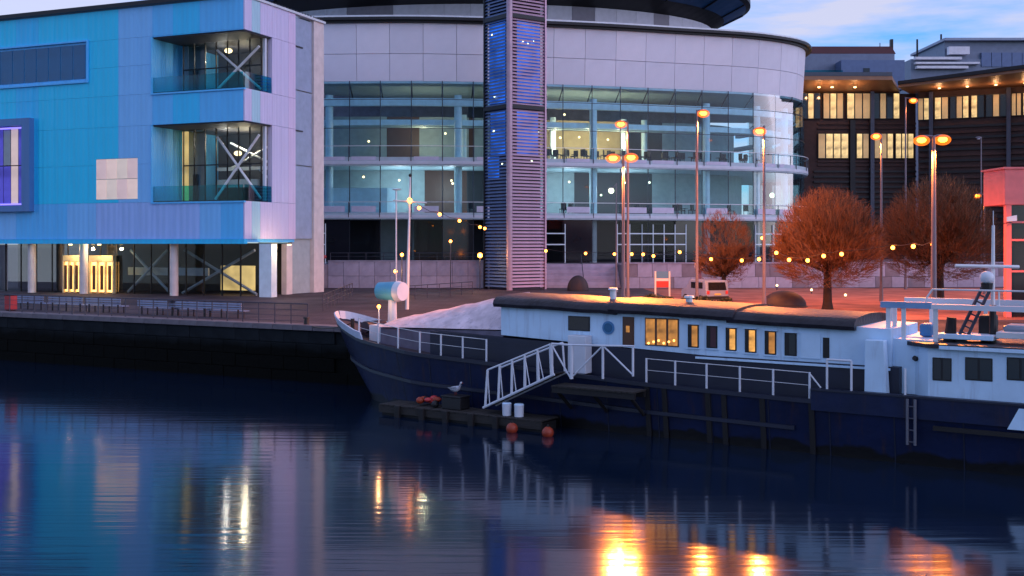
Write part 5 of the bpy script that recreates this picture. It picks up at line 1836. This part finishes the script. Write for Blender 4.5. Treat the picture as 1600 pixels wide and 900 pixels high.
# level landing with its own truss rail
b = 3.9
A_, Bm, Cc, Dd = 866, 893, 942, 989
for u, v0, v1, r in ((862, 537, 587, .065), (893, 540, 592, .075), (942, 541, 592, .05), (989, 542, 588, .045)):
    MB().tube(bp_(u, v1, b), bp_(u, v0, b), r).build('landing_post', M_WHITE, T)
MB().path([bp_(862, 537, b), bp_(893, 539, b), bp_(942, 540, b), bp_(991, 541, b)], .045).build('landing_top_rail', M_WHITE, T)
for (ua, va, ub, vb) in ((862, 539, 891, 590), (893, 590, 941, 541), (944, 542, 989, 586)):
    MB().tube(bp_(ua, va, b), bp_(ub, vb, b), .035).build('landing_brace', M_WHITE, T)
l0, l1_ = BG.at(862, b), BG.at(991, b)
zl = BG.zat(592, l0, b)
for k in range(14):
    a0 = l0 + (l1_ - l0) * k / 14; a1 = l0 + (l1_ - l0) * (k + 1) / 14
    box('landing_board', M_WOOD, T, BG, a0 + .01, a1 - .01, 2.85, 3.95, zl - .32, zl - .26)
box('landing_bearer', M_RUB, T, BG, l0, l1_, 3.75, 3.9, zl - .55, zl - .33)
box('landing_bearer', M_RUB, T, BG, l0, l1_, 2.9, 3.05, zl - .55, zl - .33)
for a in (l0 + .2, (l0 + l1_) / 2, l1_ - .2):
    MB().tube(BG.p(a, 3.8, zl - .5), BG.p(a, 2.7, zl - 1.3), .07).build('landing_strut', M_RUB, T)

# pontoon
pn = thing('floating_pontoon', 'low weathered plank pontoon floating beside the barge bow', 'pontoon', BG.p(5, 3.6, .0))
T = pn
pb = 4.3
n0 = BG.at(592, pb); n1_ = BG.at(845, pb)
box('float', M_RUB, T, BG, n0 + .1, n1_ - .1, 2.95, pb - .12, -.3, .34)
box('fascia_beam', M_WOOD, T, BG, n0, n1_, pb - .11, pb, .12, .42)
npk = 30
first = None
for k in range(npk):
    a0 = n0 + (n1_ - n0) * k / npk
    wk = (n1_ - n0) / npk
    if first is None:
        first = box('plank', M_WOOD, T, BG, a0 + .015, a0 + wk - .015, 2.92, pb + .02, .425, .475)
        b0_ = WL[first.name].copy()
    else:
        clone(first, T, b0_ + BA * (wk * k) + Vector((0, 0, random.uniform(-.008, .012))))
for u in (622, 660, 697, 737, 775):
    s = BG.at(u, pb + .05)
    box('fender', M_RUB, T, BG, s - .13, s + .13, pb + .022, pb + .17, -.12, .5, .03)
# things on the pontoon
PZ = .49
def on_pontoon(u, b):
    return BG.p(BG.at(u, b), b, PZ)
for i, u in enumerate((792, 811)):
    q = on_pontoon(u, 3.9)
    t = thing('plastic_drum', ['white plastic drum on the pontoon nearer the foot of the gangway', 'white plastic drum on the pontoon farther from the foot of the gangway'][i], 'drum', q, 'white drums under the gangway')
    MB().tube(q, q + Vector((0, 0, .48)), .19, .20, 14).build('body', M_WHITE, t, smooth=True)
    MB().tube(q + Vector((0, 0, .482)), q + Vector((0, 0, .53)), .21, .17, 14).build('lid', M_BWHITE, t, smooth=True)
for u, v, lab in ((800, 662, 'orange red round buoy floating below the white drums'), (856, 662, 'darker orange round buoy floating beyond the drums')):
    s = BG.at(u, pb + .45)
    q = BG.p(s, pb + .45, .14)
    t = thing('mooring_buoy', lab, 'buoy', q)
    MB().ball(q, .24).build('float', M_ORANGE, t)
    MB().tube(q + Vector((0, 0, .22)), q + Vector((0, 0, .32)), .04).build('eye', M_DARK, t)
q = on_pontoon(672, 3.5)
t = thing('orange_net_heap', 'heap of orange net and floats on the pontoon', 'net', q)
for k in range(9):
    c = q + BA * random.uniform(-.5, .5) + BBv * random.uniform(-.3, .3)
    MB().ball(c + Vector((0, 0, random.uniform(.12, .3))), random.uniform(.12, .22), random.uniform(.12, .2), random.uniform(.1, .18), 8, 6).build('net_float', [M_ORANGE, M_RED, M_DARK][k % 3], t)
# white gull on a dark crate
q = on_pontoon(712, 3.6)
t = thing('dark_crate', 'stack of dark gear crates on the pontoon below the barge rail', 'crate', q)
box('crate_base', M_DARK, t, Fr(q, BA, BBv), -.5, .5, -.35, .35, 0, .5, .03)
box('crate_lid', M_DARK, t, Fr(q, BA, BBv), -.53, .53, -.38, .38, .503, .58, .02)
q2 = q + Vector((0, 0, .583))
gl_ = thing('white_gull', 'white gull standing on the dark crates beside the barge', 'bird', q2)
mb = MB()
body = []
for f, r, dz in ((-1, .02, .02), (-.7, .07, .0), (-.3, .125, -.01), (.1, .14, 0), (.45, .11, .04), (.6, .075, .12), (.68, .06, .2), (.76, .065, .27), (.86, .05, .29), (.93, .015, .28)):
    c = q2 + BA * (f * .36) + Vector((0, 0, .26 + dz))
    body.append([c + BBv * (r * math.cos(2 * math.pi * k / 10)) + Vector((0, 0, r * math.sin(2 * math.pi * k / 10))) for k in range(11)])
MB().grid(body).build('body', mat('gull_white', (.42, .46, .54), .7), gl_, smooth=True)
for k in (-.05, .05):
    MB().tube(q2 + BBv * k, q2 + BBv * k + Vector((0, 0, .16)), .012, n=6).build('leg', M_ORANGE, gl_)
MB().tube(q2 + BA * .33 + Vector((0, 0, .54)), q2 + BA * .40 + Vector((0, 0, .525)), .018, .004, 6).build('beak', M_ORANGE, gl_)
for sgn in (-1, 1):
    w0 = q2 + BBv * (sgn * .125) + Vector((0, 0, .28))
    MB().hexa([w0 + BA * -.30, w0 + BA * .1, w0 + BA * .1 + BBv * (.02 * sgn), w0 + BA * -.3 + BBv * (.005 * sgn)], [w0 + BA * -.34 + Vector((0, 0, .04)), w0 + BA * .12 + Vector((0, 0, .09)), w0 + BA * .12 + BBv * (.015 * sgn) + Vector((0, 0, .09)), w0 + BA * -.34 + BBv * (.004 * sgn) + Vector((0, 0, .04))]).build('wing', mat('gull_grey', (.22, .24, .28), .6), gl_)
